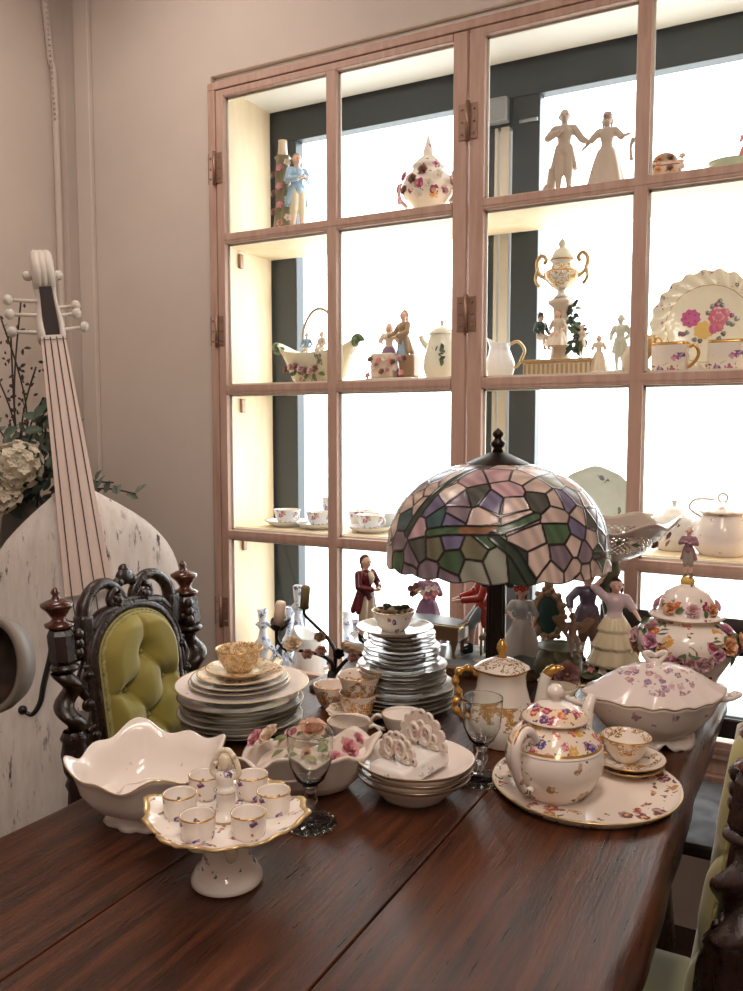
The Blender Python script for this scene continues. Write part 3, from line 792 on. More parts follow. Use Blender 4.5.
# ------------------------------------------------------------------ stained glass lamp
lamp = thing('table_lamp', 'table lamp with domed stained glass shade of mauve, green and cream petals', 'lamp', (-.567, 1.62, ZT))
RL, HL, Z0L = .229, .209, .322
def rdome(z): return RL*max(0, 1-(max(z, 0)/HL)**2.35)**(1/2.35)
PAL = dict(P=(226, 198, 184), M=(150, 130, 142), L=(126, 116, 150), R=(206, 164, 170), G=(84, 112, 80), D=(92, 92, 84), T=(76, 106, 106), B=(176, 188, 204), O=(128, 124, 96), K=(58, 74, 58), N=(150, 102, 70), F=(168, 168, 152))
SITES = '''290,130,B 345,140,L 385,140,P 310,150,M 235,165,M 190,180,B 270,170,P 415,168,D 370,178,P 465,150,B 490,175,M 450,192,P 530,185,O 492,215,F 455,240,P 415,215,P 540,220,P
365,208,R 290,222,R 385,252,R 302,268,D 245,255,P 345,285,L 270,280,M 228,228,P 195,215,L 158,205,P 158,238,M 188,242,P 150,260,P 128,278,P 118,240,M 95,275,M 80,305,D 165,292,P 118,325,T 192,295,L 205,328,T 247,335,L 262,312,M 320,325,P 395,292,P 410,330,P 462,275,D 500,275,P 527,275,L 502,312,P
552,258,M 582,268,P 600,300,M 562,312,P 510,355,G 555,345,L 588,322,D 622,325,D 545,385,P 572,402,M 515,415,M 455,425,P 430,372,P 592,365,P 622,365,D 612,408,G 642,388,M 600,440,P 640,440,P 632,270,B 650,330,B
160,350,R 105,385,M 82,345,P 70,410,P 72,370,D 105,428,G 140,425,M 162,400,D 205,395,O 190,460,M 250,432,G 305,400,O 300,455,F 360,430,F 405,425,K 245,378,L 135,455,M 545,445,P 575,450,P 490,455,P 330,370,G 560,470,P 240,475,M'''
def tocrop(px, py):
    k = RL/304; t_ = (px-357)*k; s_ = (430-py)*k; e = math.radians(9.5); best = None
    for j in range(400):
        z = HL*.985*j/399; r = rdome(z); tt = max(-r*.985, min(r*.985, t_)); d = math.sqrt(r*r-tt*tt)
        err = abs(z*math.cos(e)-d*math.sin(e)-s_)
        if best is None or err < best[0]: best = (err, tt, d, z)
    return best[1:]
view = math.atan2(-1.62, .565)                       # the side of the shade that shows its magnolia branch
cv, sv = math.cos(view), math.sin(view)
def topt(t_, d, z): return (d*cv-t_*sv, d*sv+t_*cv, z)
sp, sc = [], []
for q in SITES.split():
    a, b, c = q.split(','); t_, d, z = tocrop(float(a), float(b))
    sp.append(topt(t_, d, z)); sc.append(PAL[c])
    if d > .03: sp.append(topt(t_, -d, z)); sc.append(PAL[c])
sp = np.array(sp); sc = np.array([lin(c)[:3] for c in sc])
bands = []
for pts, wd, cl in (([(350, 155), (240, 225), (175, 290), (130, 360)], .009, 'K'), ([(190, 362), (232, 357), (275, 356)], .0085, 'G'), ([(275, 356), (320, 356), (368, 352)], .0085, 'N'), ([(368, 352), (410, 338), (452, 318)], .008, 'G'), ([(350, 370), (400, 412), (440, 468)], .009, 'K'), ([(598, 410), (650, 400)], .006, 'G')):
    for (a, b), (c, d) in zip(pts, pts[1:]):
        for sg in (1, -1):
            A = tocrop(a, b); B = tocrop(c, d)
            bands.append((np.array(topt(A[0], sg*A[1], A[2])), np.array(topt(B[0], sg*B[1], B[2])), wd, np.array(lin(PAL[cl])[:3]), (cl, pts[0] if cl != 'N' and cl != 'G' else 'branch', sg)))
NU, NV = 760, 190
th = np.linspace(0, 2*PI, NU, endpoint=False); vv = np.linspace(0, 1, NV+1)
zz = HL*.984*np.sin(vv*PI/2)
rr_ = RL*np.power(np.clip(1-(zz/HL)**2.35, 0, 1), 1/2.35)
P = np.zeros((NU, NV+1, 3))
P[..., 0] = rr_[None]*np.cos(th)[:, None]; P[..., 1] = rr_[None]*np.sin(th)[:, None]; P[..., 2] = zz[None]
P = P.reshape(-1, 3)
d1 = np.full(len(P), 9.); d2 = np.full(len(P), 9.); ix = np.zeros(len(P), int); ix2 = np.zeros(len(P), int)
for k in range(len(sp)):
    d = np.linalg.norm(P-sp[k], axis=1)
    c1 = d < d1; c2 = (~c1) & (d < d2)
    d2 = np.where(c1, d1, np.where(c2, d, d2)); ix2 = np.where(c1, ix, np.where(c2, k, ix2)); d1 = np.where(c1, d, d1); ix = np.where(c1, k, ix)
sepd = np.linalg.norm(sp[ix]-sp[ix2], axis=1)
edge = (d2**2-d1**2)/(2*np.maximum(sepd, 1e-4))
col = sc[ix].copy()
bd = np.full(len(P), 9.); grp = {}
for A, B, wd, cl, gk in bands:
    ab = B-A; q = np.clip(((P-A)@ab)/max(ab@ab, 1e-9), 0, 1); d = np.linalg.norm(P-A-q[:, None]*ab, axis=1)-wd
    ins = d < 0; col[ins] = cl; edge = np.where(ins, 9., edge); key = gk[1:]; grp[key] = np.minimum(grp.get(key, np.full(len(P), 9.)), d)
for d in grp.values(): bd = np.minimum(bd, np.abs(d))
edge = np.minimum(edge, bd)
edge = np.minimum(edge, P[:, 2]*1.0+.0005); 
LW = .0024
lead = np.clip((LW*1.25-edge)/(LW*.5), 0, 1)
rng = np.random.default_rng(2)
tint = .88+.24*rng.random(len(sp)); col = col*tint[ix][:, None]
streak = .92+.16*np.sin(P[:, 0]*160+P[:, 2]*90+7*np.sin(P[:, 1]*40)+ix*1.7); col = col*streak[:, None]
col = col*(1-lead[:, None])+np.array(lin((26, 22, 22))[:3])*lead[:, None]
# scalloped lower rim and raised leading
ang = np.arctan2(P[:, 1], P[:, 0]); low = np.clip(1-P[:, 2]/.05, 0, 1)
P[:, 2] += low*(-.006*np.abs(np.sin(ang*11)))
P[:, :2] *= (1+lead*.0011/np.maximum(np.linalg.norm(P[:, :2], axis=1), .05))[:, None]
idx = np.arange(NU*(NV+1)).reshape(NU, NV+1)
a = idx[:, :-1]; b = np.roll(idx, -1, 0)[:, :-1]; c = np.roll(idx, -1, 0)[:, 1:]; d = idx[:, 1:]
faces = np.stack([a, b, c, d], -1).reshape(-1, 4)
P[:, 2] += Z0L
me = bpy.data.meshes.new('lamp_shade'); me.from_pydata(P.tolist(), [], faces.tolist())
at = me.attributes.new('glass_colour', 'FLOAT_COLOR', 'POINT'); at.data.foreach_set('color', np.c_[col, lead].astype(np.float32).ravel())
me.polygons.foreach_set('use_smooth', np.ones(len(faces), bool))
m_, nt, bsd = newmat('leaded_glass')
an = N(nt, 'ShaderNodeAttribute', attribute_name='glass_colour')
cl_ = N(nt, 'ShaderNodeHueSaturation'); cl_.inputs['Saturation'].default_value = .9; cl_.inputs['Value'].default_value = .92; L(nt, an.outputs[0], cl_.inputs['Color'])
L(nt, cl_.outputs[0], bsd.inputs['Base Color']); bsd.inputs['Roughness'].default_value = .2
tl = N(nt, 'ShaderNodeBsdfTranslucent'); L(nt, cl_.outputs[0], tl.inputs[0])
mx = N(nt, 'ShaderNodeMixShader'); L(nt, math_(nt, 'MULTIPLY', math_(nt, 'SUBTRACT', 1, an.outputs['Alpha']), .25), mx.inputs[0])
L(nt, bsd.outputs[0], mx.inputs[1]); L(nt, tl.outputs[0], mx.inputs[2]); L(nt, mx.outputs[0], nt.nodes['Material Output'].inputs[0])
me.materials.append(m_)
sh = bpy.data.objects.new('lamp_shade', me); C.objects.link(sh); sh.parent = lamp
zt = Z0L+HL*.985+.002
MB().lathe([(0, zt+.022), (.018, zt+.020), (.04, zt+.010), (.062, zt-.001), (.070, zt-.010), (.066, zt-.012), (.02, zt+.004), (0, zt+.006)], 36).build('shade_cap', BRONZE, lamp)
z0 = zt+.02
MB().lathe([(r_, z0+.75*h_) for r_, h_ in ((0, -.004), (.013, 0), (.009, .012), (.014, .018), (.016, .026), (.009, .034), (.007, .04), (.011, .046), (.012, .052), (.007, .06), (.002, .066), (0, .067))], 20).build('finial', BRONZE, lamp)
def flute(t, r, z): r2 = r*(1+.07*math.cos(12*t)); return (r2*math.cos(t), r2*math.sin(t), z)
m = MB(); m.lathe([(.030, .03), (.034, .06), (.022, .085), (.024, .1), (.0195, .12), (.018, .24), (.0165, .47), (.020, .48)], 60, 0, None, flute)
m.lathe([(.006, .47), (.006, zt+.01)], 10); m.build('lamp_column', BRONZE, lamp)
MB().lathe([(0, 0), (.076, 0), (.079, .006), (.074, .014), (.06, .022), (.045, .028), (.034, .05), (0, .05)], 48, 0, None, lambda t, r, z: (r*(1+.04*math.cos(8*t))*math.cos(t), r*(1+.04*math.cos(8*t))*math.sin(t), z)).build('lamp_base', BRONZE, lamp)
m = MB()
for k in range(3):
    a = 2*PI*k/3; m.tube([(0, 0, .48), (.05*math.cos(a), .05*math.sin(a), .49), (.19*math.cos(a), .19*math.sin(a), .445)], .004, 6)
m.build('shade_support', BRONZE, lamp)
for da in (-.36, .45):
    a = view+da; x, y = .062*math.cos(a), .062*math.sin(a)
    m = MB(); m.tube([(x*.4, y*.4, .45), (x, y, .42), (x, y, .298)], .0012, 5); m.ball((x, y, .290), .0105, 0, 12, 8); m.build('pull_chain', BLACKP, lamp)

# ------------------------------------------------------------------ china on the table
VIO = floral('violet_sprigs', scale=52, dens=.42, pal=((116, 70, 118), (150, 84, 130), (176, 96, 90), (90, 74, 140), (186, 150, 80)), size=.3)
VIOPLATE = floral('violet_sprig_plate', scale=46, dens=.6, pal=((116, 70, 118), (150, 84, 130), (176, 96, 90), (90, 74, 140)), size=.3)
LILAC = floral('lilac_spray', base=(236, 222, 216), scale=58, dens=.9, pal=((176, 130, 150), (160, 128, 160), (206, 168, 178), (150, 120, 150)), size=.42, leafc=(160, 150, 130), zr=(.112, .160), rr=(0, .075))
LILACB = floral('lilac_spray_body', base=(236, 224, 216), scale=30, dens=.4, pal=((176, 140, 156), (168, 140, 164)), size=.26, leafc=(176, 166, 150), zr=(.045, .085))
FAINT = floral('faint_flower_glaze', base=(232, 222, 214), scale=26, dens=.35, pal=((206, 190, 184), (196, 186, 190)), size=.25, leafc=(204, 200, 186), zr=(.02, .07), rr=(.09, 1))
TEAP = floral('teapot_floral', base=(234, 222, 212), scale=52, dens=.95, pal=((170, 64, 90), (110, 70, 120), (206, 120, 80), (196, 96, 120), (86, 76, 140), (214, 170, 90)), size=.46, zr=(.088, .150), ground=(236, 218, 200), goldz=(.087, .1235), gz_w=.0018)
TEAPB = floral('teapot_body_sprigs', base=(234, 222, 212), scale=23, dens=.6, pal=((104, 66, 118), (170, 130, 80), (150, 80, 120), (170, 130, 80)), size=.27)
GILT = floral('gilt_scroll_white', base=(236, 226, 216), dens=0, gold_noise=(70, .50, .03, .072))
GILTSAUCER = floral('gilt_scroll_saucer', base=(236, 226, 216), dens=0, gold_noise=(60, .50, .0075, .0165))
GILTPOT = floral('gilt_scroll_pot', base=(228, 220, 210), dens=0, gold_noise=(46, .47, .045, .082))
GILTCUP = floral('gilt_leaf_cup', base=(236, 222, 212), dens=0, gold_noise=(60, .49, .004, .034))
GILTBOWL = floral('gilt_band_bowl', base=(226, 208, 180), dens=0, gold_noise=(110, .5, .0, .06))
TRAYM = floral('tray_sprigs', base=(236, 222, 210), scale=32, dens=.95, pal=((150, 66, 66), (176, 96, 90), (120, 66, 84), (190, 140, 90)), size=.36, rr=(.104, .150), leafc=(120, 116, 84))
BLUESPRIG = floral('blue_sprig_rim', base=(236, 226, 220), scale=26, dens=.22, pal=((70, 90, 140), (110, 80, 120)), size=.18, rr=(.09, .14))

def plate_prof(r, h, gold=True):
    g = 1 if gold else 0
    return [(0, .004), (.52*r, .004), (.54*r, 0), (.58*r, 0), (.60*r, .0035), (.74*r, .007), (.992*r, h-.0018), (r, h-.0008, g), (r*.995, h, g), (.975*r, h-.0005, g), (.74*r, .0112), (.60*r, .0078), (.56*r, .0072), (0, .0072)]
def scal(n, amt, r0=.6):
    def f(t, r, z): 
        q = 1+amt*math.cos(n*t)*min(1, max(0, r-.02)/.05); return (r*q*math.cos(t), r*q*math.sin(t), z)
    return f
PLATES = {}
def plate(name, label, loc, r, h, mats, group=None, f=None, cat='plate', rz=0):
    k = (r, h, mats[0].name, mats[1].name, f is None)
    if k not in PLATES: PLATES[k] = MB().lathe(plate_prof(r, h), 56, 0, None, f).mesh(name, mats)
    o = bpy.data.objects.new(name, PLATES[k]); C.objects.link(o); o.location = loc; o.rotation_euler.z = rz
    return tag(o, label, cat, group)
def handle_pts(x0, z0, x1, z1, out, n=8, loop=0):
    return smoothpath([(x0, 0, z0), (x0+out*.55, 0, z0+.10*out+.002), (x0+out, 0, z0-.25*(z0-z1)), (x0+out*.85, 0, z0-.62*(z0-z1)), (x1+out*.3, 0, z1+.02*out), (x1, 0, z1)], n)
def cup_prof(rt, rb, h, w=.0022, gold=1, flare=0.0):
    o = [(0, .002), (rb*.78, .002), (rb*.8, 0), (rb*.95, 0), (rb, .004)]
    for k in range(1, 9):
        t = k/8; o.append((rb+(rt-rb)*(t**.6)+flare*t**6, .004+(h-.004)*t))
    o.insert(-1, (o[-1][0]*.998, h-.0013)); o[-1] = (o[-1][0], o[-1][1], gold); n = len(o)
    o.append((o[-1][0]-w, h+.0003, gold))
    for k in range(7, 0, -1):
        t = k/8; o.append((rb+(rt-rb)*(t**.6)+flare*t**6-w, .004+(h-.004)*t+.001))
    o += [(rb*.7, .0062), (0, .0062)]
    return o
def cup(name, label, loc, rt, rb, h, mats, hang=0, handle=True, cat='cup', group=None, f=None, flare=0, hm=None):
    t = thing(name, label, cat, loc, hang, group)
    MB().lathe(cup_prof(rt, rb, h, flare=flare), 48, 0, None, f).build('bowl', mats, t)
    if handle:
        hp = handle_pts(rt*.93, h*.80, rb+(rt-rb)*.55, h*.25, h*.5)
        MB().tube(hp, [.0032+.001*math.cos(2*PI*k/(len(hp)-1)) for k in range(len(hp))], 8).build('handle', hm or mats[0], t)
    return t
SILVERY = mat('dull_gilt_rim', (150, 130, 104), .3, .7)

# tall stack of plates beside the lamp
SX, SY = -.758, 1.565
z = ZT; n = 0
GL = mat('greyish_plate_glaze', (206, 204, 196), .12)
for cnt, r in ((5, .114), (5, .097), (4, .083), (3, .072)):
    for k in range(cnt):
        plate('plate', f'{ORD[n]} plate{"" if n == 0 else " from the bottom"} of the tall stack beside the lamp', (SX+random.uniform(-.003, .003), SY+random.uniform(-.003, .003), z), r, .0165 if r > .1 else .0145, [GL, SILVERY], 'plates in the tall stack', rz=random.random()*6)
        z += .0095; n += 1
plate('plate', 'wide grey white saucer plate crowning the tall plate stack, under a filled cup', (SX-.012, SY-.01, z), .083, .018, [GL, SILVERY], 'plates in the tall stack'); z += .0073
cp = cup('teacup', 'white teacup full of dried petals on top of the tall plate stack', (SX-.015, SY-.012, z), .045, .026, .044, [VIO, GOLD], 2.4, flare=.002)
m = MB()
for k in range(46):
    a, q = random.random()*6.28, math.sqrt(random.random())*.037
    m.ball((q*math.cos(a), q*math.sin(a), .040+random.random()*.006), (.005+random.random()*.004, .004, .003), random.choice((0, 0, 1, 2, 3)), 7, 5)
for q in ((-.02, .01), (.012, .0), (.02, .018)): m.ball((q[0], q[1], .05), (.011, .006, .005), 3, 8, 6)
o = m.build('dried_petals', [mat('dry_petal_cream', (206, 184, 150), .8), mat('dry_petal_pink', (176, 128, 104), .8), mat('dry_leaf_brown', (120, 92, 66), .8), mat('dry_leaf_green', (66, 70, 48), .8)])
o.location = cp.location; tag(o, 'dried petals and leaves heaped inside the cup on the tall plate stack', 'potpourri', kind='stuff')

# plate stack in front of the green chair
LX, LY = -.992, 1.305
z = ZT
for k in range(6):
    plate('dinner_plate', f'{ORD[k]} dinner plate{"" if k == 0 else " from the bottom"} of the pile by the green chair', (LX+.004*math.sin(k*2.1), LY+.004*math.cos(k*1.7), z), .122, .018, [GL, SILVERY], 'dinner plates under the wide plate'); z += .0105
plate('wide_plate', 'wide white plate with blue sprigs halfway up the pile by the green chair', (LX+.004, LY, z+.012), .134, .019, [BLUESPRIG, PALEGOLD], rz=1); z += .012
z += .0073
for k, r in enumerate((.101, .097, .086)):
    plate('dessert_plate', ('larger gilt rimmed dessert plate lying directly on the wide sprigged plate', 'gilt rimmed dessert plate in the middle of the three on the wide sprigged plate', 'smaller dessert plate with gilt flecked border just under the saucer and bowl')[k], (LX-.003+.003*k, LY-.002*k, z), r, .0155, [BLUEW if k < 2 else GILTSAUCER, PALEGOLD], 'dessert plates on the wide plate'); z += .0088
plate('saucer', 'cream saucer with gilt rim directly under the small gilt bowl', (LX+.0, LY, z), .069, .0165, [floral('gilt_saucer_cream', base=(232, 222, 200), dens=0, gold_noise=(80, .55, .009, .016)), GOLD], cat='saucer'); z += .0074
cup('tea_bowl', 'small cream bowl with gilt patterned outside topping the pile by the green chair', (LX-.002, LY, z), .048, .026, .046, [GILTBOWL, GOLD], 0, False, 'bowl')

# white square bowl with waved rim
def sq(t, n=3.4):
    c, s = math.cos(t), math.sin(t); return 1/((abs(c)**n+abs(s)**n)**(1/n))
wb = thing('serving_bowl', 'large square white porcelain bowl with wavy rim beside the egg cup stand', 'bowl', (-.887, .930, ZT), math.radians(8)); wb.scale = (.87, .87, .84)
def wobowl(t, r, z):
    q = r*(1+(sq(t)-1)*min(1, r/.06)*.8); k = max(0, (z-.03)/.085)
    q *= 1+.045*k*math.cos(8*t)*.6
    zz_ = z+k*k*(.010*math.cos(4*t+PI)+.008*math.cos(8*t+.6)+.006*math.cos(t-2.3))
    return (q*math.cos(t), q*math.sin(t), zz_)
bp = [(0, .012), (.045, .012), (.055, .016), (.085, .034), (.102, .062), (.108, .085), (.116, .103), (.1225, .1115), (.1215, .1145, 1), (.1185, .1135), (.109, .102), (.102, .086), (.095, .064), (.078, .040), (.05, .026), (0, .024)]
MB().lathe(bp, 96, 0, None, wobowl).build('bowl_body', [FAINT, PALEGOLD], wb)
def skirt(t, r, z):
    q = r*(1+(sq(t)-1)*.8)*(1+.05*math.cos(8*t)*(1 if z < .012 else .4)); return (q*math.cos(t), q*math.sin(t), z if z > .011 else z+.006*max(0, math.cos(8*t)*math.cos(4*t+PI)))
m = MB().lathe([(.070, .030), (.062, .024), (.058, .016), (.062, .008), (.067, .0), (.062, .0), (.052, .012), (.05, .02)], 96, 0, None, skirt)
m.build('foot', WHITE, wb)
m = MB()
pts = [wobowl(2*PI*k/120, .066, .035) for k in range(121)]
m.tube([(x*(1+.05*math.cos(9*2*PI*k/120)), y*(1+.05*math.cos(9*2*PI*k/120)), zz_) for k, (x, y, zz_) in enumerate(pts)], .0022, 6); m.build('moulded_line', WHITE, wb)

# egg cup stand
es = thing('egg_cup_stand', 'footed floral porcelain stand with a moulded centre handle carrying six egg cups', 'stand', (-.664, .839, ZT), .3)
def wav(t, r, z):
    k = min(1, max(0, (r-.045)/.06)); q = r*(1+k*(.06*math.cos(4*t)+.03*math.cos(12*t)+.01*math.cos(28*t))); return (q*math.cos(t), q*math.sin(t), z+k*(.004*math.cos(4*t)+.003*math.cos(12*t)))
zp = .088
MB().lathe([(0, zp-.010), (.03, zp-.010), (.05, zp-.008), (.085, zp-.003), (.104, zp+.006), (.107, zp+.009, 1), (.104, zp+.011, 1), (.098, zp+.008, 1), (.082, zp+.002), (.05, zp-.002), (0, zp-.003)], 96, 0, None, wav).build('plate', [VIOPLATE, PALEGOLD], es)
MB().lathe([(0, .002), (.044, 0), (.0475, .003, 1), (.047, .008), (.044, .014), (.041, .019), (.034, .026), (.030, .040), (.033, .058), (.038, .068), (.036, .073), (.03, .077), (0, .079)], 48).build('foot', [floral('violet_foot', scale=40, dens=.85, pal=((116, 70, 118), (140, 80, 130), (150, 96, 120), (90, 74, 140)), size=.42, zr=(.022, .062)), PALEGOLD], es)
for k in range(4):
    a = k*PI/2+.5; m = MB(); m.tube(smoothpath([(.030*math.cos(a), .030*math.sin(a), .048), (.044*math.cos(a), .044*math.sin(a), .052), (.052*math.cos(a), .052*math.sin(a), .066), (.044*math.cos(a), .044*math.sin(a), .076)], 6), .006, 8); m.ball((.047*math.cos(a), .047*math.sin(a), .060), (.009, .009, .008), 0, 10, 6); m.build('scroll_bracket', CREAM, es)
m = MB(); m.lathe([(0, zp-.003), (.021, zp-.003), (.021, zp+.001, 1), (.017, zp+.005), (.0125, zp+.012), (.0125, zp+.034), (.016, zp+.037, 1), (.012, zp+.041), (.010, zp+.046), (.014, zp+.054), (.013, zp+.062), (0, zp+.066)], 28)
m.build('stem', [VIO, PALEGOLD], es)
m = MB()
for s in (-1, 1): m.tube(smoothpath([(s*.008, 0, zp+.052), (s*.018, 0, zp+.06), (s*.015, 0, zp+.075), (s*.006, 0, zp+.088), (0, 0, zp+.09)], 6), .004, 8)
m.ball((0, 0, zp+.075), (.011, .006, .015), 0, 12, 8); m.ball((0, -.006, zp+.075), (.008, .003, .011), 0, 10, 6)
for k in range(7): m.ball((.013*math.cos(k), .006*math.sin(k*2), zp+.06+.004*k), .004, 0, 6, 5)
m.build('moulded_handle', CREAM, es)
for k in range(4):
    a = k*PI/2+.1
    MB().grid(lambda u, v: (.088*math.cos(a)+(.010*math.cos(2*PI*u)*math.cos(a+PI/2)-.005*math.sin(2*PI*u)*math.cos(a))*(.8+.4*v), .088*math.sin(a)+(.010*math.cos(2*PI*u)*math.sin(a+PI/2)-.005*math.sin(2*PI*u)*math.sin(a))*(.8+.4*v), zp+.0045), 20, 1, 0, cu=True).build('pierced_slot', PALEGOLD, es)
ecm = MB().lathe(cup_prof(.0228, .0205, .031, .0016), 36).mesh('egg_cup', [VIO, GOLD])
EGGPOS = ((-.720, .813, 'egg cup on the floral stand, outermost beside the square bowl'), (-.729, .875, 'egg cup on the floral stand behind the moulded handle, toward the square bowl'),
          (-.671, .906, 'egg cup at the far side of the floral stand, between handle and goblet'), (-.615, .878, 'egg cup on the floral stand standing next to the goblet bowl'),
          (-.607, .812, 'egg cup at the near side of the floral stand, on the goblet side'), (-.659, .776, 'egg cup at the near side of the floral stand, on the square bowl side'))
for (wx, wy, lb) in EGGPOS:
    o = bpy.data.objects.new('egg_cup', ecm); C.objects.link(o); o.location = (wx, wy, ZT+zp-.0005); o.rotation_euler.z = random.random()*6
    tag(o, lb, 'egg cup', 'egg cups on the floral stand')

# goblets
GLASSG = mat('goblet_glass', (250, 252, 250), .0, Transmission_Weight=1.0, IOR=1.45)
gb = thing('goblet', 'clear glass goblet with knobbed foot behind the egg cup stand', 'glass', (-.647, 1.02, ZT), 0)
MB().lathe([(.0, .060), (.010, .062), (.022, .074), (.031, .095), (.0345, .120), (.0353, .140), (.0355, .1455), (.0353, .1464), (.0349, .1466), (.0345, .1462), (.0344, .1450), (.0342, .139), (.0335, .120), (.030, .096), (.021, .077), (.009, .066), (0, .065)], 48).build('bowl', GLASSG, gb)
m = MB(); m.lathe([(.007, .012), (.0065, .03), (.010, .036), (.0115, .042), (.008, .050), (.009, .056), (.012, .061), (0, .062)], 24)
m.build('stem', GLASSG, gb)
m = MB(); m.lathe([(0, 0), (.036, 0), (.037, .003), (.03, .007), (.012, .012), (0, .013)], 36)
for k in range(16): m.ball((.0345*math.cos(k*PI/8), .0345*math.sin(k*PI/8), .005), (.0062, .0062, .005), 0, 8, 6)
m.build('foot', GLASSG, gb)
dup(gb, (-.474, 1.29, ZT), 0, 'clear glass goblet with knobbed foot in front of the gilt coffee pot')

# flower-encrusted shell basket
fb_ = thing('flower_basket', 'white shell shaped porcelain basket encrusted with pink roses behind the goblet', 'basket', (-.722, 1.130, ZT), .45); fb_.scale = (.92, .92, .92)
def shell(t, r, z):
    k = max(0, (z-.02)/.06); q = r*(1+.10*math.cos(2*t)+k*(.05*math.cos(7*t+1)+.03*math.cos(13*t)))
    return (q*1.12*math.cos(t), q*.85*math.sin(t), z+k*(.012*math.cos(7*t+.5)+.016*math.cos(t)+.008*math.cos(3*t)))
MB().lathe([(0, .004), (.05, 0), (.062, .006), (.08, .026), (.092, .052), (.102, .068), (.106, .073), (.103, .076), (.095, .070), (.085, .050), (.07, .024), (.05, .013), (0, .012)], 90, 0, None, shell).build('shell', BISQ, fb_)
m = MB().lathe([(0, .062), (.04, .060), (.07, .052), (.082, .044)], 40, 0, None, lambda t, r, z: (r*1.15*math.cos(t), r*.85*math.sin(t), z+.006*math.cos(5*t))); m.build('moulded_lid', BISQ, fb_)
rose_p = flower_mesh(mat('shell_pink_petal', (224, 186, 160), .35), YELP); rose_q = flower_mesh(mat('rose_pink_petal', (220, 160, 170), .35), YELP); rose_w = flower_mesh(mat('ivory_petal', (232, 214, 190), .35), YELP)
lf1 = leaf_mesh(mat('yellow_green_leaf', (150, 150, 96), .4)); lf2 = leaf_mesh(mat('soft_green_leaf', (118, 128, 84), .4))
for (x, y, z_, s, me_) in ((.005, .035, .090, .031, rose_p), (-.070, .02, .086, .024, rose_w), (-.092, .0, .088, .020, rose_q), (.075, -.02, .080, .021, rose_q), (.055, -.045, .072, .015, rose_q), (-.035, .045, .082, .015, rose_q), (.0, -.02, .072, .011, rose_p), (.09, .015, .085, .014, rose_q)):
    put(me_, 'porcelain_rose', fb_, (x, y, z_), (x*3, y*2-.12, .25), s, random.random()*6)
for k in range(16):
    a = k*2*PI/16; put((lf1, lf2)[k % 2], 'porcelain_leaf', fb_, (.065*math.cos(a)*(.6+.5*random.random()), .05*math.sin(a)*.8, .072+.01*random.random()), (math.cos(a)*.5, -.3, 1), .013, random.random()*6)

# shallow bowls with a lacy card holder
BX, BY = -.556, 1.19
def ov(t, r, z):
    k = min(1, r/.08); q = r*(1+.03*k*math.cos(2*t+.5)+.012*k*math.cos(6*t)); return (q*math.cos(t), q*math.sin(t), z)
bpf = lambda r: [(0, .006), (.045, .005), (.047, 0), (.052, 0), (.055, .006), (.072, .020), (r*.96, .036), (r, .041, 1), (r-.001, .0425, 1), (r-.003, .0415), (.070, .024), (.05, .012), (0, .011)]
bme = MB().lathe(bpf(.094), 64, 0, None, ov).mesh('shallow_bowl', [WHITE, SILVERY])
for k in range(3):
    o = bpy.data.objects.new('shallow_bowl', bme); C.objects.link(o); o.location = (BX+.003*k, BY-.002*k, ZT+.0118*k); o.rotation_euler.z = .25*k
    tag(o, ('bottom', 'middle', 'top')[k]+' shallow white bowl of the three stacked under the lacy card holder', 'bowl', 'stacked shallow bowls')
ch = thing('card_holder', 'lacy white porcelain card holder lying tilted in the shallow bowls', 'card holder', (BX-.002, BY-.004, ZT+.0118*2+.0155), math.radians(-18))
ch.scale = (1.18, 1.18, 1.25); ch.rotation_euler.x = math.radians(7); ch.rotation_euler.y = math.radians(-3)
MB().box((0, 0, .012), (.066, .092, .022), bev=.004).build('base', floral('blue_grey_rubbed_porcelain', base=(226, 222, 218), scale=60, dens=.45, pal=((150, 164, 176), (168, 176, 184)), size=.3, zr=(0, .019), leafc=(170, 180, 180)), ch)
def fan(y, zz_, sc, tilt):
    m = MB(); A = Matrix.Translation((0, y, .022)) @ Matrix.Rotation(tilt, 4, 'X')
    prev = None
    def f(u, v):
        a = PI*(1.18-1.36*u); r = sc*(.25+.75*v)*(1+.05*v*math.cos(18*PI*u)); return (r*math.cos(a)*1.02, 0, max(0, r*math.sin(a)*1.05+sc*.15))
    def fbk(u, v): q = f(u, v); return (q[0], .005, q[2])
    m.grid(f, 60, 6, 0, M=A); m.grid(fbk, 60, 6, 0, M=A)
    for k in range(11):
        a = PI*(1.1-1.2*k/10); c = (sc*.93*math.cos(a), .002, sc*.95*math.sin(a)+sc*.15); m.tube([(c[0]+.0062*math.cos(q*PI/5), c[1], max(.004, c[2]+.0062*math.sin(q*PI/5))) for q in range(10)], .0026, 6, 0, closed=True, M=A)
    for k in range(7):
        a = PI*(1.05-1.1*k/6); c = (sc*.62*math.cos(a), -.001, sc*.62*math.sin(a)+sc*.15); m.tube([(c[0]+.006*math.cos(q*PI/5), c[1], max(.004, c[2]+.006*math.sin(q*PI/5))) for q in range(10)], .0022, 6, 0, closed=True, M=A)
    for s in (-1, 1): m.tube([(s*.011+.0085*math.cos(q*PI/6), -.003, .020+.011*math.sin(q*PI/6)) for q in range(12)], .0028, 6, 0, closed=True, M=A)
    m.ball((0, -.002, .020), (.007, .004, .007), 1, 10, 6, M=A)
    m.build('lacy_fan', [BISQ, mat('faded_pink_paint', (206, 150, 156), .3)], ch)
fan(-.024, .022, .030, -.12); fan(.028, .022, .040, -.12)

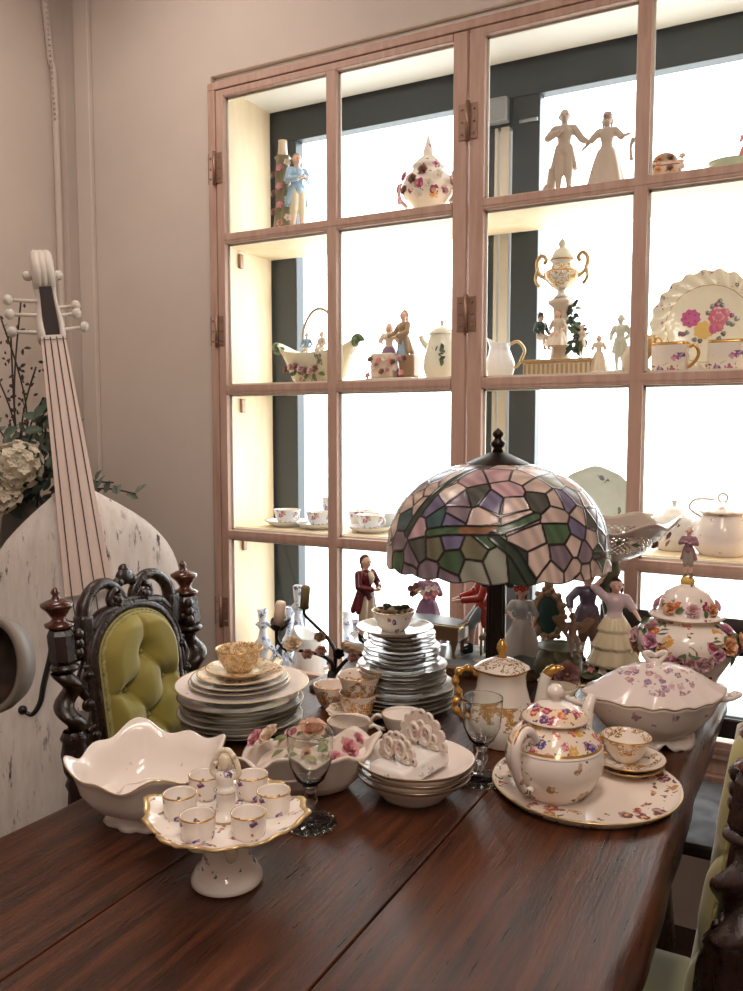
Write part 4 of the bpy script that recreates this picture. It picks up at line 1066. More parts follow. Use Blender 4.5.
# round tray, teapot, cup and saucers
TX, TY = -.310, 1.342
tr = MB().lathe([(0, .002), (.132, .002), (.135, 0), (.140, 0), (.144, .004), (.153, .012), (.1545, .0145, 1), (.152, .0155, 1), (.149, .0125), (.140, .0085), (0, .0085)], 80).build('round_tray', [TRAYM, PALEGOLD])
tr.location = (TX, TY, ZT); tag(tr, 'round white porcelain tray with small flower sprigs near the table edge, holding a teapot', 'tray')
zt_ = ZT+.009
tp = thing('teapot', 'round bellied floral teapot on the round tray, handle towards the viewer', 'teapot', (-.348, 1.287, zt_), math.radians(256))
MB().lathe([(0, .003), (.042, .003), (.044, 0), (.049, 0), (.052, .006), (.066, .022), (.077, .045), (.080, .062), (.076, .080), (.066, .098), (.054, .110), (.048, .116), (.047, .121), (.0495, .124, 1), (.047, .1255), (.044, .120)], 64).build('pot_body', [TEAPB, GOLD], tp)
# flower band above the belly
MB().lathe([(.0765, .0822), (.0668, .0992), (.0548, .1112), (.0488, .117), (.0478, .1205)], 64).build('flower_band', TEAP, tp)
MB().lathe([(0, .1235), (.052, .1235), (.0535, .1255, 1), (.052, .128), (.044, .138), (.030, .146), (.012, .151), (.008, .153), (.0075, .158), (.013, .163), (.0145, .168), (.011, .174), (.006, .179), (0, .181)], 56).build('lid', [floral('teapot_lid_floral', base=(234, 222, 212), scale=52, dens=.95, pal=((170, 64, 90), (110, 70, 120), (206, 120, 80), (196, 96, 120), (86, 76, 140)), size=.42, zr=(.1285, .147), ground=(232, 206, 176)), GOLD], tp)
hp = smoothpath([(.062, 0, .104), (.078, 0, .122), (.100, 0, .126), (.116, 0, .110), (.117, 0, .080), (.105, 0, .050), (.088, 0, .030), (.070, 0, .028)], 8)
m = MB(); m.tube(hp, [.0085-.003*k/(len(hp)-1) for k in range(len(hp))], 12, flat=1.1)
m.tube(smoothpath([(.073, 0, .105), (.082, 0, .112), (.090, 0, .106), (.088, 0, .097), (.082, 0, .098)], 6), .0045, 8)
m.build('handle', [TEAPB], tp)
m = MB(); m.tube([(p.x+.0035*(1 if p.x > .09 else .3), 0, p.z+.0075) for p in hp[6:40]], .0016, 6); m.build('gilt_line', GOLD, tp)
sp_ = smoothpath([(-.068, 0, .035), (-.092, 0, .055), (-.104, 0, .085), (-.113, 0, .112), (-.128, 0, .128)], 8)
m = MB(); m.tube(sp_, [.020-.012*(k/(len(sp_)-1))**.7 for k in range(len(sp_))], 16); m.build('spout', [TEAPB], tp)
sl = [('lower gilt saucer of the pair under the cup on the tray', 0), ('upper gilt saucer directly under the cup on the tray', .0098)]
CXX, CYY = -.258, 1.430
for lb, dz_ in sl: plate('saucer', lb, (CXX, CYY, zt_+dz_), .0635 if dz_ else .061, .0165, [GILTSAUCER, GOLD], 'saucers on the round tray', cat='saucer')
cup('teacup', 'small white and gilt coffee cup on saucers on the round tray', (CXX-.004, CYY+.002, zt_+.0172), .041, .021, .044, [GILT, GOLD], math.radians(200), flare=.002, hm=GOLD)

# gilt coffee pot
pot = thing('coffee_pot', 'tall white coffee pot with rich gilt scrollwork, spout and finial', 'coffee pot', (-.503, 1.475, ZT), math.radians(28)); pot.scale = (1, 1, .96)
def quat(t, r, z): q = r*(1+.05*math.cos(4*t)); return (q*math.cos(t), q*math.sin(t), z)
MB().lathe([(0, .003), (.040, .003), (.042, 0), (.050, 0, 1), (.052, .004, 1), (.054, .010), (.060, .025), (.0615, .042), (.058, .065), (.051, .090), (.045, .115), (.0435, .135), (.0465, .146), (.049, .150, 1), (.046, .1515, 1), (.043, .146)], 64, 0, None, quat).build('pot_body', [GILTPOT, GOLD], pot)
MB().lathe([(0, .1495), (.050, .1495), (.0515, .152, 1), (.049, .154), (.036, .163), (.020, .170), (.010, .173), (0, .174)], 56, 0, None, quat).build('lid', [floral('gilt_lid', base=(232, 222, 210), dens=0, gold_noise=(60, .56, .158, .18)), GOLD], pot)
MB().lathe([(0, .172), (.011, .172), (.006, .176), (.008, .182), (.0105, .190), (.009, .198), (.005, .206), (0, .210)], 18).build('finial', GOLD, pot)
spt = smoothpath([(.055, 0, .040), (.072, 0, .060), (.078, 0, .095), (.082, 0, .125), (.090, 0, .142), (.103, 0, .150)], 8)
m = MB(); m.tube(spt, [.017-.008*(k/(len(spt)-1))**.6 for k in range(len(spt))], 14); m.build('spout', [GILTPOT], pot)
m = MB(); m.tube(spt[-12:], [.0105-.001*k/11 for k in range(12)], 14); m.ball((.108, 0, .150), (.011, .008, .006), 0, 10, 7); m.build('spout_tip', GOLD, pot)
hh = smoothpath([(-.045, 0, .138), (-.062, 0, .150), (-.082, 0, .143), (-.088, 0, .120), (-.080, 0, .095), (-.090, 0, .075), (-.075, 0, .052), (-.058, 0, .050)], 8)
m = MB(); m.tube(hh, [.0062+.002*math.sin(k*.9) for k in range(len(hh))], 10); m.build('handle', GOLD, pot)

# tureen
tu = thing('tureen', 'long oval white tureen with lilac sprayed domed lid at the table edge', 'tureen', (-.246, 1.612, ZT), math.radians(33))
def tov(amp):
    def f(t, r, z):
        c, s = math.cos(t), math.sin(t); e = 1/((abs(c)/1.0)**1.75+(abs(s)/.66)**1.75)**(1/1.75)
        k = max(0, min(1, (r-.11)/.025))*amp; q = r*e*(1+k*.014*math.cos(14*t)); return (q*c, q*s, z+k*.0022*math.cos(14*t)+.006*c*c*c*c*min(1, r/.12)*amp)
    return f
MB().lathe([(0, .016), (.06, .016), (.072, .018), (.095, .030), (.115, .052), (.126, .074), (.134, .086), (.138, .091), (.134, .0935), (.12, .088)], 96, 0, None, tov(1)).build('tureen_body', [LILACB, PALEGOLD], tu)
MB().lathe([(.139, .0925), (.141, .0955, 1), (.136, .0985), (.118, .108), (.095, .124), (.068, .140), (.040, .150), (.018, .154), (0, .155)], 96, 0, None, tov(1)).build('lid', [LILAC, PALEGOLD], tu)
m = MB()
for s in (-1, 1): m.tube(smoothpath([(s*.004, 0, .152), (s*.012, 0, .160), (s*.022, .0, .172), (s*.012, 0, .174), (0, 0, .168)], 6), .005, 8)
m.tube(smoothpath([(-.022, 0, .173), (-.008, 0, .170), (.008, 0, .170), (.022, 0, .173)], 6), .0045, 8); m.lathe([(.016, .151), (.012, .156), (.008, .162), (0, .164)], 16)
m.build('lid_handle', WHITE, tu)
for s in (-1, 1):
    m = MB(); m.tube(smoothpath([(s*.122, 0, .078), (s*.145, -.012, .083), (s*.166, -.010, .090), (s*.168, .004, .088), (s*.150, .012, .080), (s*.120, .006, .066)], 7), .0052, 8)
    for k in range(3): m.ball((s*(.150+.008*k), -.010+.008*k, .088), .006, 0, 8, 6)
    m.build('handle', WHITE, tu)
def tfoot(t, r, z):
    x, y, _ = tov(0)(t, r, z); k = 1+.06*math.cos(4*t+PI)*(1 if z < .012 else .3)
    return (x*k, y*k, z if z > .010 else z+.011*max(0, math.cos(4*t))**2+.003*max(0, math.cos(12*t)))
MB().lathe([(.082, .034), (.078, .022), (.076, .014), (.083, .007), (.088, .0), (.082, .0), (.066, .012), (.064, .018)], 96, 0, None, tfoot).build('scalloped_foot', WHITE, tu)
# moustache cups, stacked gilt cups
def mcup(label, loc, rz):
    t = cup('moustache_cup', label, loc, .043, .024, .043, [floral('rose_band_cup', base=(234, 226, 218), scale=60, dens=.5, pal=((176, 110, 130), (196, 140, 140)), size=.3, zr=(.008, .024)), PALEGOLD], rz, cat='cup', flare=.0)
    MB().grid(lambda u, v: (.0405*math.cos(PI*u), .0405*math.sin(PI*u)*(1-v)+.004*v, .0415+.011*math.sin(PI*u)*v), 28, 6).build('moustache_guard', WHITE, t)
    return t
mcup('white cup with a curved inner ledge behind the rose basket', (-.758, 1.335, ZT), math.radians(10))
mcup('white cup with a curved inner ledge behind the card holder', (-.685, 1.42, ZT), math.radians(205))
SCX, SCY = -.805, 1.455
plate('saucer', 'scalloped gilt saucer under the two stacked gilt cups', (SCX, SCY, ZT), .067, .021, [GILTSAUCER, GOLD], f=scal(12, .03), cat='saucer')
cup('teacup', 'gilt leaf cup standing on the saucer, lower of two stacked cups', (SCX, SCY, ZT+.0075), .041, .024, .050, [GILTCUP, GOLD], math.radians(120), f=scal(12, .02), hm=GOLD)
cup('teacup', 'gilt leaf cup stacked on top of another gilt cup', (SCX+.004, SCY-.002, ZT+.0075+.036), .0425, .024, .052, [GILTCUP, GOLD], math.radians(150), f=scal(12, .02), flare=.003, hm=GOLD)
cup('teacup', 'gilt leaf cup standing behind the pile of stacked gilt cups', (-.895, 1.50, ZT), .041, .024, .048, [GILTCUP, GOLD], math.radians(40), f=scal(12, .02), hm=GOLD)

# ------------------------------------------------------------------ figures and vases at the back of the table
# openwork compote carried by a dancing couple
cm = thing('compote', 'tall porcelain compote: pierced bowl carried by a dancing couple beside the lamp', 'compote', (-.4146, 2.0, ZT), math.radians(14)); cm.scale = (1.1, 1.1, .98)
MB().lathe([(0, 0), (.062, 0), (.068, .008), (.062, .020), (.045, .030), (.03, .034), (0, .036)], 40, 0, None, lambda t, r, z: (r*(1+.06*math.cos(5*t))*math.cos(t), r*(1+.06*math.cos(5*t))*math.sin(t), z)).build('base', MOSS, cm)
figure(cm, .215, (.012, -.020, .032), 0, 'woman', coat=mat('lilac_white_bodice', (206, 186, 190), .3), lower=mat('cream_ruffled_skirt', (212, 196, 164), .3), hair=HAIRB, tiers=3, arms=(((-.20, 0, .90), (-.11, -.03, 1.04)), ((.17, -.02, .68), (.22, -.10, .60))), head=(.01, -.015))
figure(cm, .225, (-.045, .018, .032), .5, 'man', coat=mat('slate_violet_coat', (92, 84, 104), .3), lower=mat('umber_breeches', (110, 84, 70), .35), hair=HAIRB, hat=(HAIRB, 'round'), arms=(((-.20, 0, .70), (-.24, -.10, .62)), ((.20, 0, .88), (.15, -.05, 1.02))), boots=BLACKP)
m = MB(); m.tube(smoothpath([(.0, .03, .03), (.006, .036, .12), (-.004, .03, .2), (0, .012, .26)], 8), .013, 12); m.lathe([(.018, .245), (.024, .262), (.020, .285), (.014, .30)], 24); m.build('tree_stem', MOSS, cm)
def pierced():
    m, nt, b = newmat('pierced_lattice_porcelain'); b.inputs['Base Color'].default_value = lin((172, 158, 148)); b.inputs['Roughness'].default_value = .25
    out = nt.nodes['Material Output']; uv = N(nt, 'ShaderNodeTexCoord'); sx = N(nt, 'ShaderNodeSeparateXYZ'); L(nt, uv.outputs['Object'], sx.inputs[0])
    an_ = math_(nt, 'ARCTAN2', sx.outputs[1], sx.outputs[0]); a1 = math_(nt, 'MULTIPLY', an_, 24); z1 = math_(nt, 'MULTIPLY', sx.outputs[2], 300)
    h = math_(nt, 'MULTIPLY', math_(nt, 'SINE', math_(nt, 'ADD', a1, z1)), math_(nt, 'SINE', math_(nt, 'SUBTRACT', a1, z1)))
    band_ = math_(nt, 'MULTIPLY', math_(nt, 'GREATER_THAN', sx.outputs[2], .315), math_(nt, 'LESS_THAN', sx.outputs[2], .362))
    hole = math_(nt, 'MULTIPLY', math_(nt, 'GREATER_THAN', math_(nt, 'ABSOLUTE', h), .45), band_)
    tr = N(nt, 'ShaderNodeBsdfTransparent'); mx = N(nt, 'ShaderNodeMixShader'); L(nt, hole, mx.inputs[0]); L(nt, b.outputs[0], mx.inputs[1]); L(nt, tr.outputs[0], mx.inputs[2]); L(nt, mx.outputs[0], out.inputs[0])
    return m
def cwave(t, r, z):
    k = max(0, (z-.30)/.09); q = r*(1+.05*k*math.cos(6*t)); return (q*math.cos(t), q*math.sin(t), z+k*(.011*math.cos(6*t)+.006*math.cos(3*t+1)))
MB().lathe([(0, .288), (.02, .288), (.04, .294), (.065, .308), (.088, .326), (.106, .346), (.120, .365), (.132, .378), (.139, .386), (.136, .389), (.126, .380), (.112, .364), (.098, .346), (.08, .328), (.055, .312), (.03, .302), (0, .30)], 120, 0, None, cwave).build('pierced_bowl', pierced(), cm)
pf = flower_mesh(PINKP, YELP, 'small'); of = flower_mesh(ORANP, YELP, 'small'); pl = flower_mesh(PLUM, YELP); dr = flower_mesh(DUSTROSE, YELP); wf = flower_mesh(mat('white_petal', (226, 216, 206), .4), YELP, 'small')
gl_ = leaf_mesh(GREENP); ol_ = leaf_mesh(OLIVE)
for k in range(14):
    a = k*2*PI/14+.1; put((dr, pf, wf)[k % 3], 'relief_flower', cm, (.118*math.cos(a), .118*math.sin(a), .352+.01*math.sin(3*a)), (math.cos(a), math.sin(a), -.5), .011, k)
    put(gl_, 'relief_leaf', cm, (.110*math.cos(a+.2), .110*math.sin(a+.2), .343), (math.cos(a), math.sin(a), -.6), .009, k*2)
for k in range(14):
    a = k*2*PI/14; put((dr, pf, wf, of)[k % 4], 'base_flower', cm, (.054*math.cos(a), .054*math.sin(a), .026), (math.cos(a), math.sin(a), .9), .010, k)
    put(gl_, 'base_leaf', cm, (.05*math.cos(a+.2), .05*math.sin(a+.2), .026), (math.cos(a), math.sin(a), 1), .010, k*2)

# lidded vase with raised flower garlands
VASEF = floral('vase_painted_flowers', base=(234, 224, 212), scale=26, dens=.6, pal=((176, 60, 110), (206, 110, 70), (150, 50, 90), (214, 160, 80)), size=.34, leafc=(110, 112, 64))
va = thing('lidded_vase', 'large lidded white vase with raised flower garlands and a figure on its lid', 'vase', (-.220, 1.85, ZT), math.radians(7))
VP = [(0, .003), (.05, .003), (.053, 0), (.057, .005), (.054, .012), (.050, .022), (.056, .045), (.072, .080), (.090, .110), (.103, .135), (.106, .150), (.102, .166), (.088, .180), (.070, .188), (.064, .194), (.063, .202)]
MB().lathe(VP+[(.058, .202), (.058, .19)], 72).build('vase_body', VASEF, va)
MB().lathe([(.0, .201), (.062, .200), (.076, .199), (.078, .2025, 1), (.073, .206), (.060, .208), (.057, .215), (.054, .232), (.044, .250), (.028, .261), (.016, .265), (.014, .270), (0, .271)], 64).build('lid', [floral('vase_lid_flowers', base=(234, 222, 212), scale=34, dens=.5, pal=((176, 60, 110), (206, 110, 70), (150, 50, 90)), size=.3, leafc=(110, 112, 64)), PALEGOLD], va)
MB().lathe([(0, .268), (.014, .268), (.015, .276), (.011, .284), (0, .284)], 20).build('finial_base', YELP, va)
figure(va, .108, (0, 0, .282), -.2, 'man', coat=mat('mauve_grey_coat', (150, 110, 124), .35), lower=mat('grey_breeches', (160, 150, 140), .35), hair=HAIRG, arms=(((-.16, -.02, .68), (-.05, -.12, .72)), ((.16, -.02, .68), (.06, -.12, .70))), boots=OLIVE, vox=.0016)
big = flower_mesh(mat('violet_pink_petal', (228, 178, 198), .35), YELP); bigo = flower_mesh(mat('apricot_petal', (238, 190, 150), .35), YELP); bigr = flower_mesh(mat('old_rose_petal', (230, 196, 200), .35), YELP)
def onvase(a, z):
    for (r0, z0_), (r1, z1_) in zip(VP[5:], VP[6:]):
        if z0_ <= z <= z1_:
            q = (z-z0_)/(z1_-z0_); r = r0+(r1-r0)*q; nz = -(r1-r0)/(z1_-z0_); return (r*math.cos(a), r*math.sin(a), z), (math.cos(a), math.sin(a), max(-1, min(1.5, nz)))
    return (.1*math.cos(a), .1*math.sin(a), z), (math.cos(a), math.sin(a), 0)
rv = random.Random(5)
for g in range(3):                                   # three swags round the body
    a0 = -PI/2-.95+g*2*PI/3
    for k in range(9):
        q = k/8; a = a0+q*2*PI/3; z_ = .182-.058*math.sin(PI*q)+(-.004 if k % 2 else 0)
        p, nr = onvase(a, z_)
        put((bigr, big, bigo, big, bigr)[(k+g) % 5], 'garland_flower', va, p, nr, (.016, .022, .017, .021)[k % 4], k)
        for j in range(3):
            p, nr = onvase(a+rv.uniform(-.16, .16), z_+rv.uniform(-.024, .022)); put((gl_, ol_, gl_)[j], 'garland_leaf', va, p, (nr[0], nr[1], nr[2]+.3), .015, rv.random()*6)
for k in range(8):
    a = k*2*PI/8+.2; p = (.0575*math.cos(a), .0575*math.sin(a), .222)
    put((big, bigo, bigr, bigo)[k % 4], 'lid_flower', va, p, (math.cos(a), math.sin(a), .35), .0155, k)
    for j in (-.28, .28): put(gl_, 'lid_leaf', va, (.056*math.cos(a+j), .056*math.sin(a+j), .224), (math.cos(a+j), math.sin(a+j), .5), .010, k+j*9)

# porcelain music group
mg = thing('porcelain_music_group', 'large porcelain group of musicians round a pale painted piano behind the plate stack', 'figurine', (-.812, 1.925, ZT))
def bs(u, v):
    t = 2*PI*u; r = [1, 1.02, 1, .94, .5, 0.001][int(round(v*5))]; z = [0, .010, .020, .026, .026, .026][int(round(v*5))]
    e = 1+.03*math.cos(9*t); return (.285*r*e*math.cos(t), .105*r*e*math.sin(t), z)
MB().grid(bs, 90, 5, 0, cu=True, mfn=lambda u, v: 1 if v > .5 else 0).build('base', [TANB, floral('blue_grey_floor', base=(150, 164, 170), scale=20, dens=.3, pal=((190, 176, 150),), size=.3)], mg)
m = MB()
for k in range(22):
    a = PI+PI*k/21; m.tube([(.285*math.cos(a)+.012*math.cos(q), .107*math.sin(a)-.002, .012+.008*math.sin(q)) for q in (0, 1, 2, 3, 4, 5)], .003, 6)
m.build('base_scrolls', TANB, mg)
pz = .026
m = MB(); m.prism([(-.115, -.055), (.06, -.055), (.06, .02), (.0, .035), (-.06, .05), (-.115, .03)], pz+.045, pz+.078, 0); m.prism([(-.122, -.06), (.066, -.06), (.066, .025), (.0, .04), (-.06, .056), (-.122, .036)], pz+.078, pz+.083, 1)
m.build('piano_case', [TANB, PALEGOLD], mg)
MB().prism([(-.110, -.050), (.054, -.050), (.054, .016), (.0, .03), (-.06, .045), (-.110, .026)], pz+.083, pz+.0845, 0).build('piano_top', SKYP, mg)
for x, y in ((-.10, -.045), (.045, -.045), (-.09, .03), (.045, .01)): MB().lathe([(.004, 0), (.006, .006), (.004, .012), (.007, .03), (.011, .04), (.012, .047)], 14, 0, Matrix.Translation((x, y, pz))).build('piano_leg', TANB, mg)
figure(mg, .235, (-.225, -.01, pz), 1.25, 'man', coat=MAROON, lower=mat('buff_breeches', (196, 176, 150), .35), hair=HAIRB, arms=(((-.15, -.05, .66), (-.02, -.17, .63)), ((.15, -.06, .66), (.04, -.18, .65))), boots=BLACKP, head=(0, -.01), vox=.0024)
m = MB(); m.tube([(-.225+.019, -.0165, .218), (-.225+.024, -.018, .205), (-.225+.022, -.0175, .188)], [.007, .008, .005], 8); m.build('lace_cravat', CREAM, mg)
figure(mg, .20, (-.075, .066, pz), .1, 'woman', coat=PURP, lower=PURP, hair=HAIRB, arms=(((-.17, -.02, .68), (-.08, -.14, .74)), ((.17, -.02, .68), (.10, -.13, .76))))
for k in range(9): put((pf, dr, wf)[k % 3], 'posy_flower', mg, (-.075+.035*math.cos(k*2.3), .035+.006*math.sin(k), .168+.014*math.sin(k*1.7)), (.2, -1, .5), .010, k)
m = MB().box((.12, .03, pz+.045), (.06, .04, .012), bev=.003)
for s in (-1, 1):
    for y in (.015, .045): m.tube([(.12+s*.025, y, pz), (.12+s*.025, y, pz+.04)], .003, 6)
m.build('stool', TANB, mg)
figure(mg, .245, (.092, .035, pz-.012), -1.0, 'man', coat=REDP, lower=SKYP, hair=HAIRG, sit=False, arms=(((-.17, -.06, .66), (-.10, -.24, .62)), ((.17, -.06, .66), (.06, -.26, .62))), legs=(((-.06, -.12, .40), (-.06, -.12, .1)), ((.06, -.12, .40), (.06, -.14, .1))), boots=BLACKP, vox=.0024)
figure(mg, .195, (.215, -.035, pz), .35, 'woman', coat=mat('white_blue_bodice', (196, 202, 208), .3), lower=SKYP, hair=HAIRB, apron=mat('veil_white', (214, 212, 208), .4), arms=(((-.17, -.04, .70), (-.12, -.18, .66)), ((.17, -.02, .66), (.14, -.12, .56))))
for k in range(4): put(flower_mesh(REDP, YELP, 'small'), 'hair_flower', mg, (.205+.008*k, -.045, pz+.19+.004*(k % 2)), (.3, -1, .6), .008, k)
m = MB(); cen = V(.262, .03, .145)
m.tube([cen+V(.034*math.cos(2*PI*k/40), .004*math.sin(k*1.7), .055*math.sin(2*PI*k/40)) for k in range(40)], .0085, 10, 0, closed=True)
for k in range(14): m.ball(cen+V(.042*math.cos(2*PI*k/14), -.003, .064*math.sin(2*PI*k/14)), .0075, 0, 8, 6)
m.ball(cen+V(0, 0, .074), (.012, .008, .014), 0, 10, 7); m.tube([cen+V(0, 0, -.055), (.262, .03, pz)], [.012, .02], 10); m.build('mirror_frame', TANB, mg)
MB().ball(cen, (.030, .004, .051), 0, 24, 14).build('mirror_plate', DGREEN, mg)

# cherub with a rose on a mossy vase
cv_ = thing('cherub_vase', 'dark mossy vase with a cherub and a big dusty rose beside the gilt coffee pot', 'vase', (-.462, 1.735, ZT), .2)
MB().lathe([(0, 0), (.035, 0), (.04, .01), (.032, .03), (.045, .06), (.052, .085), (.046, .11), (.038, .122), (.05, .130), (.047, .132), (.034, .122), (0, .11)], 40, 0, None, lambda t, r, z: (r*(1+.05*math.cos(5*t+z*40))*math.cos(t), r*(1+.05*math.cos(5*t+z*40))*math.sin(t), z)).build('vase_body', MOSS, cv_)
figure(cv_, .115, (.028, -.028, .095), .3, 'man', skin=mat('dusty_tan_glaze', (150, 122, 106), .4), coat=MATS['dusty_tan_glaze'], lower=MATS['dusty_tan_glaze'], hair=TANB, sit=True, arms=(((-.18, -.04, .70), (-.12, -.16, .60)), ((.18, -.02, .78), (.24, -.08, .90))))
m = MB()
for s in (-1, 1): m.grid(lambda u, v: (.028+s*(.01+.034*v), -.010-.006*math.sin(PI*u), .172+.022*v-.03*(u-.5)*math.sin(PI*(.15+.8*v))), 6, 8)
m.build('wing', TANB, cv_)
put(flower_mesh(DUSTROSE, DUSTROSE), 'rose', cv_, (.018, -.062, .088), (.25, -1, .3), .030, .4)
for k in range(6): put(leaf_mesh(MOSS), 'leaf', cv_, (.018+.03*math.cos(k), -.052, .085+.026*math.sin(k*1.1)), (.3, -1, .2), .014, k)
# creamer
cr = thing('creamer', 'small white creamer with gilt handle between coffee pot and tureen', 'jug', (-.428, 1.615, ZT), math.radians(20))
def lip(t, r, z):
    k = max(0, (z-.05)/.03); q = r*(1+.28*k*max(0, math.cos(t-PI))**3+.03*k*math.cos(5*t)); return (q*math.cos(t), q*math.sin(t), z+.012*k*max(0, math.cos(t-PI))**2)
MB().lathe([(0, .003), (.02, .003), (.022, 0), (.026, .003), (.030, .02), (.034, .036), (.030, .054), (.028, .066), (.036, .080), (.034, .081), (.026, .066), (.028, .05), (0, .02)], 48, 0, None, lip).build('jug_body', CREAM, cr)
m = MB(); m.tube(handle_pts(.032, .078, .032, .03, .028), .0035, 8); m.build('handle', PALEGOLD, cr)

# iron candelabrum with porcelain roses
cd = thing('candelabrum', 'dark iron branching candelabrum with porcelain roses and two candles by the cabinet glass', 'candelabrum', (-.955, 1.60, ZT)); cd.scale = (1, 1, .84)
MB().lathe([(0, 0), (.05, 0), (.052, .006), (.03, .012), (.012, .02), (.008, .05), (0, .05)], 30).build('base', IRON, cd)
m = MB()
b1 = smoothpath([(0, 0, .03), (.002, 0, .07), (-.025, -.012, .095), (-.075, -.028, .105), (-.110, -.04, .115), (-.121, -.045, .14), (-.117, -.045, .165)], 8)
b2 = smoothpath([(0, 0, .03), (.004, .012, .09), (-.02, .02, .13), (-.055, .012, .17), (-.074, .004, .195), (-.075, .002, .212)], 8)
b3 = smoothpath([(0, 0, .03), (.03, .02, .08), (.07, .03, .10), (.095, .035, .12)], 8)
for b_ in (b1, b2, b3): m.tube(b_, [.0055-.002*k/len(b_) for k in range(len(b_))], 8)
m.build('branch', IRON, cd)
il = leaf_mesh(IRON)
for k in range(5):
    a = k*2*PI/5; put(il, 'iron_leaf', cd, (-.117+.006*math.cos(a), -.045+.006*math.sin(a), .155), (math.cos(a)*-.8, math.sin(a)*-.8, .55), .023, 0).matrix_local = Matrix.Translation((-.117+.008*math.cos(a), -.045+.008*math.sin(a), .155)) @ Matrix.Rotation(a, 4, 'Z') @ Matrix.Rotation(-.9, 4, 'Y') @ Matrix.Scale(.021, 4)
    b = a+.4; put(il, 'iron_leaf', cd, (0, 0, 0), (0, 0, 1), .02, 0).matrix_local = Matrix.Translation((-.075+.006*math.cos(b), .002+.006*math.sin(b), .208)) @ Matrix.Rotation(b, 4, 'Z') @ Matrix.Rotation(-.35, 4, 'Y') @ Matrix.Scale(.012, 4)
    put(il, 'iron_leaf', cd, (0, 0, 0), (0, 0, 1), .02, 0).matrix_local = Matrix.Translation((.095+.006*math.cos(b), .035+.006*math.sin(b), .115)) @ Matrix.Rotation(b, 4, 'Z') @ Matrix.Rotation(-.7, 4, 'Y') @ Matrix.Scale(.02, 4)
put(rose_w, 'porcelain_rose', cd, (-.075, -.045, .125), (.3, -1, .5), .024, .3)
for (x, y, z_, me_) in ((-.045, -.03, .098, flower_mesh(DUSTROSE, YELP)), (-.012, -.024, .11, flower_mesh(DUSTROSE, YELP)), (.05, .015, .09, flower_mesh(DUSTROSE, YELP)), (-.1, -.03, .11, flower_mesh(IRON, IRON)), (.02, .0, .10, flower_mesh(IRON, IRON)), (-.03, .0, .14, flower_mesh(TANB, TANB))): put(me_, 'porcelain_rose', cd, (x, y, z_), (.3, -1, .5), .015, x*90)
o = MB().lathe([(0, 0), (.0125, 0), (.0125, .056), (.010, .062), (0, .061)], 20).build('candle', mat('cream_wax', (222, 206, 186), .5, Subsurface_Weight=.2), None, (-.955-.117, 1.60-.045, ZT+.140)); o.rotation_euler = (.0, .14, 0); tag(o, 'cream candle tilted in the leaf cup of the iron candelabrum', 'candle')
o = MB().lathe([(0, 0), (.0105, 0), (.011, .050), (.008, .056), (0, .055)], 20).build('candle', mat('olive_wax', (116, 104, 64), .5), None, (-.955-.075, 1.60+.002, ZT+.179)); o.rotation_euler = (0, .1, 0); tag(o, 'olive green candle on the upper arm of the iron candelabrum', 'candle')

# ------------------------------------------------------------------ cabinet contents, top shelf
z1_, z2_, z3_, z4_ = ST
YS = 2.455
SOFT = mat('ivory_biscuit', (216, 202, 184), .35)
t = thing('candlestick_figurine', 'porcelain candlestick figure in pale blue against a flowered trunk on the top shelf', 'figurine', (-1.625, YS, z1_), .35)
MB().lathe([(0, 0), (.058, 0), (.06, .008), (.05, .016), (0, .02)], 36).build('base', SOFT, t)
MB().lathe([(.026, .012), (.03, .04), (.022, .12), (.024, .2), (.02, .25), (.026, .262), (0, .262)], 24, 0, Matrix.Translation((-.026, .012, 0)), lambda a, r, z: (r*(1+.12*math.cos(5*a+z*60))*math.cos(a), r*(1+.12*math.cos(5*a+z*60))*math.sin(a), z)).build('trunk', OLIVE, t)
for k in range(12): put((dr, pf, wf)[k % 3], 'trunk_flower', t, (-.03+.028*math.cos(-PI/2+(k % 3-1)*.9), .012+.028*math.sin(-PI/2+(k % 3-1)*.9), .03+.019*k), (-.2+(k % 3-1)*.6, -1, .2), .013, k)
MB().lathe([(0, .262), (.014, .262), (.016, .27), (.014, .30), (.015, .312), (0, .312)], 20, 0, Matrix.Translation((-.026, .012, 0))).build('candle_socket', CREAM, t)
figure(t, .245, (.026, -.01, .016), .6, 'man', coat=BLUEP, lower=mat('straw_breeches', (206, 196, 168), .35), hair=TANB, arms=(((-.16, -.05, .66), (-.04, -.17, .66)), ((.16, -.05, .66), (.05, -.17, .68))), boots=TANB)
t = thing('potpourri_vase', 'flower encrusted lidded potpourri vase on the top shelf beside the hinges', 'vase', (-1.102, YS, z1_), 0)
MB().lathe([(0, 0), (.04, 0), (.042, .006), (.03, .014), (.045, .04), (.074, .075), (.08, .098), (.07, .125), (.05, .142), (.046, .15), (.052, .154), (.044, .165), (.03, .178), (.014, .19), (.016, .2), (.008, .225), (.003, .245), (0, .246)], 48).build('vase_body', VASEF, t)
for k in range(26):
    a = k*2.399; z_ = .055+.085*(k/26); r = .055+.030*math.sin(PI*min(1, (z_-.02)/.13))
    put((big, bigr, wf, dr)[k % 4], 'relief_flower', t, (r*math.cos(a), r*math.sin(a), z_), (math.cos(a), math.sin(a), .2), .015, k)
for s in (-1, 1):
    m = MB().tube(smoothpath([(s*.07, 0, .12), (s*.092, 0, .115), (s*.094, 0, .08), (s*.068, 0, .05)], 6), .006, 8); m.build('handle', SOFT, t)
BIS = mat('beige_biscuit_porcelain', (186, 170, 156), .45)
def rusticbase(t, mt, r=.045):
    MB().lathe([(0, 0), (r, 0), (r*1.03, .006), (r*.85, .016), (0, .02)], 32, 0, None, lambda a, rr, z: (rr*(1+.05*math.cos(5*a))*math.cos(a), rr*(1+.05*math.cos(5*a))*math.sin(a), z)).build('base', mt, t)
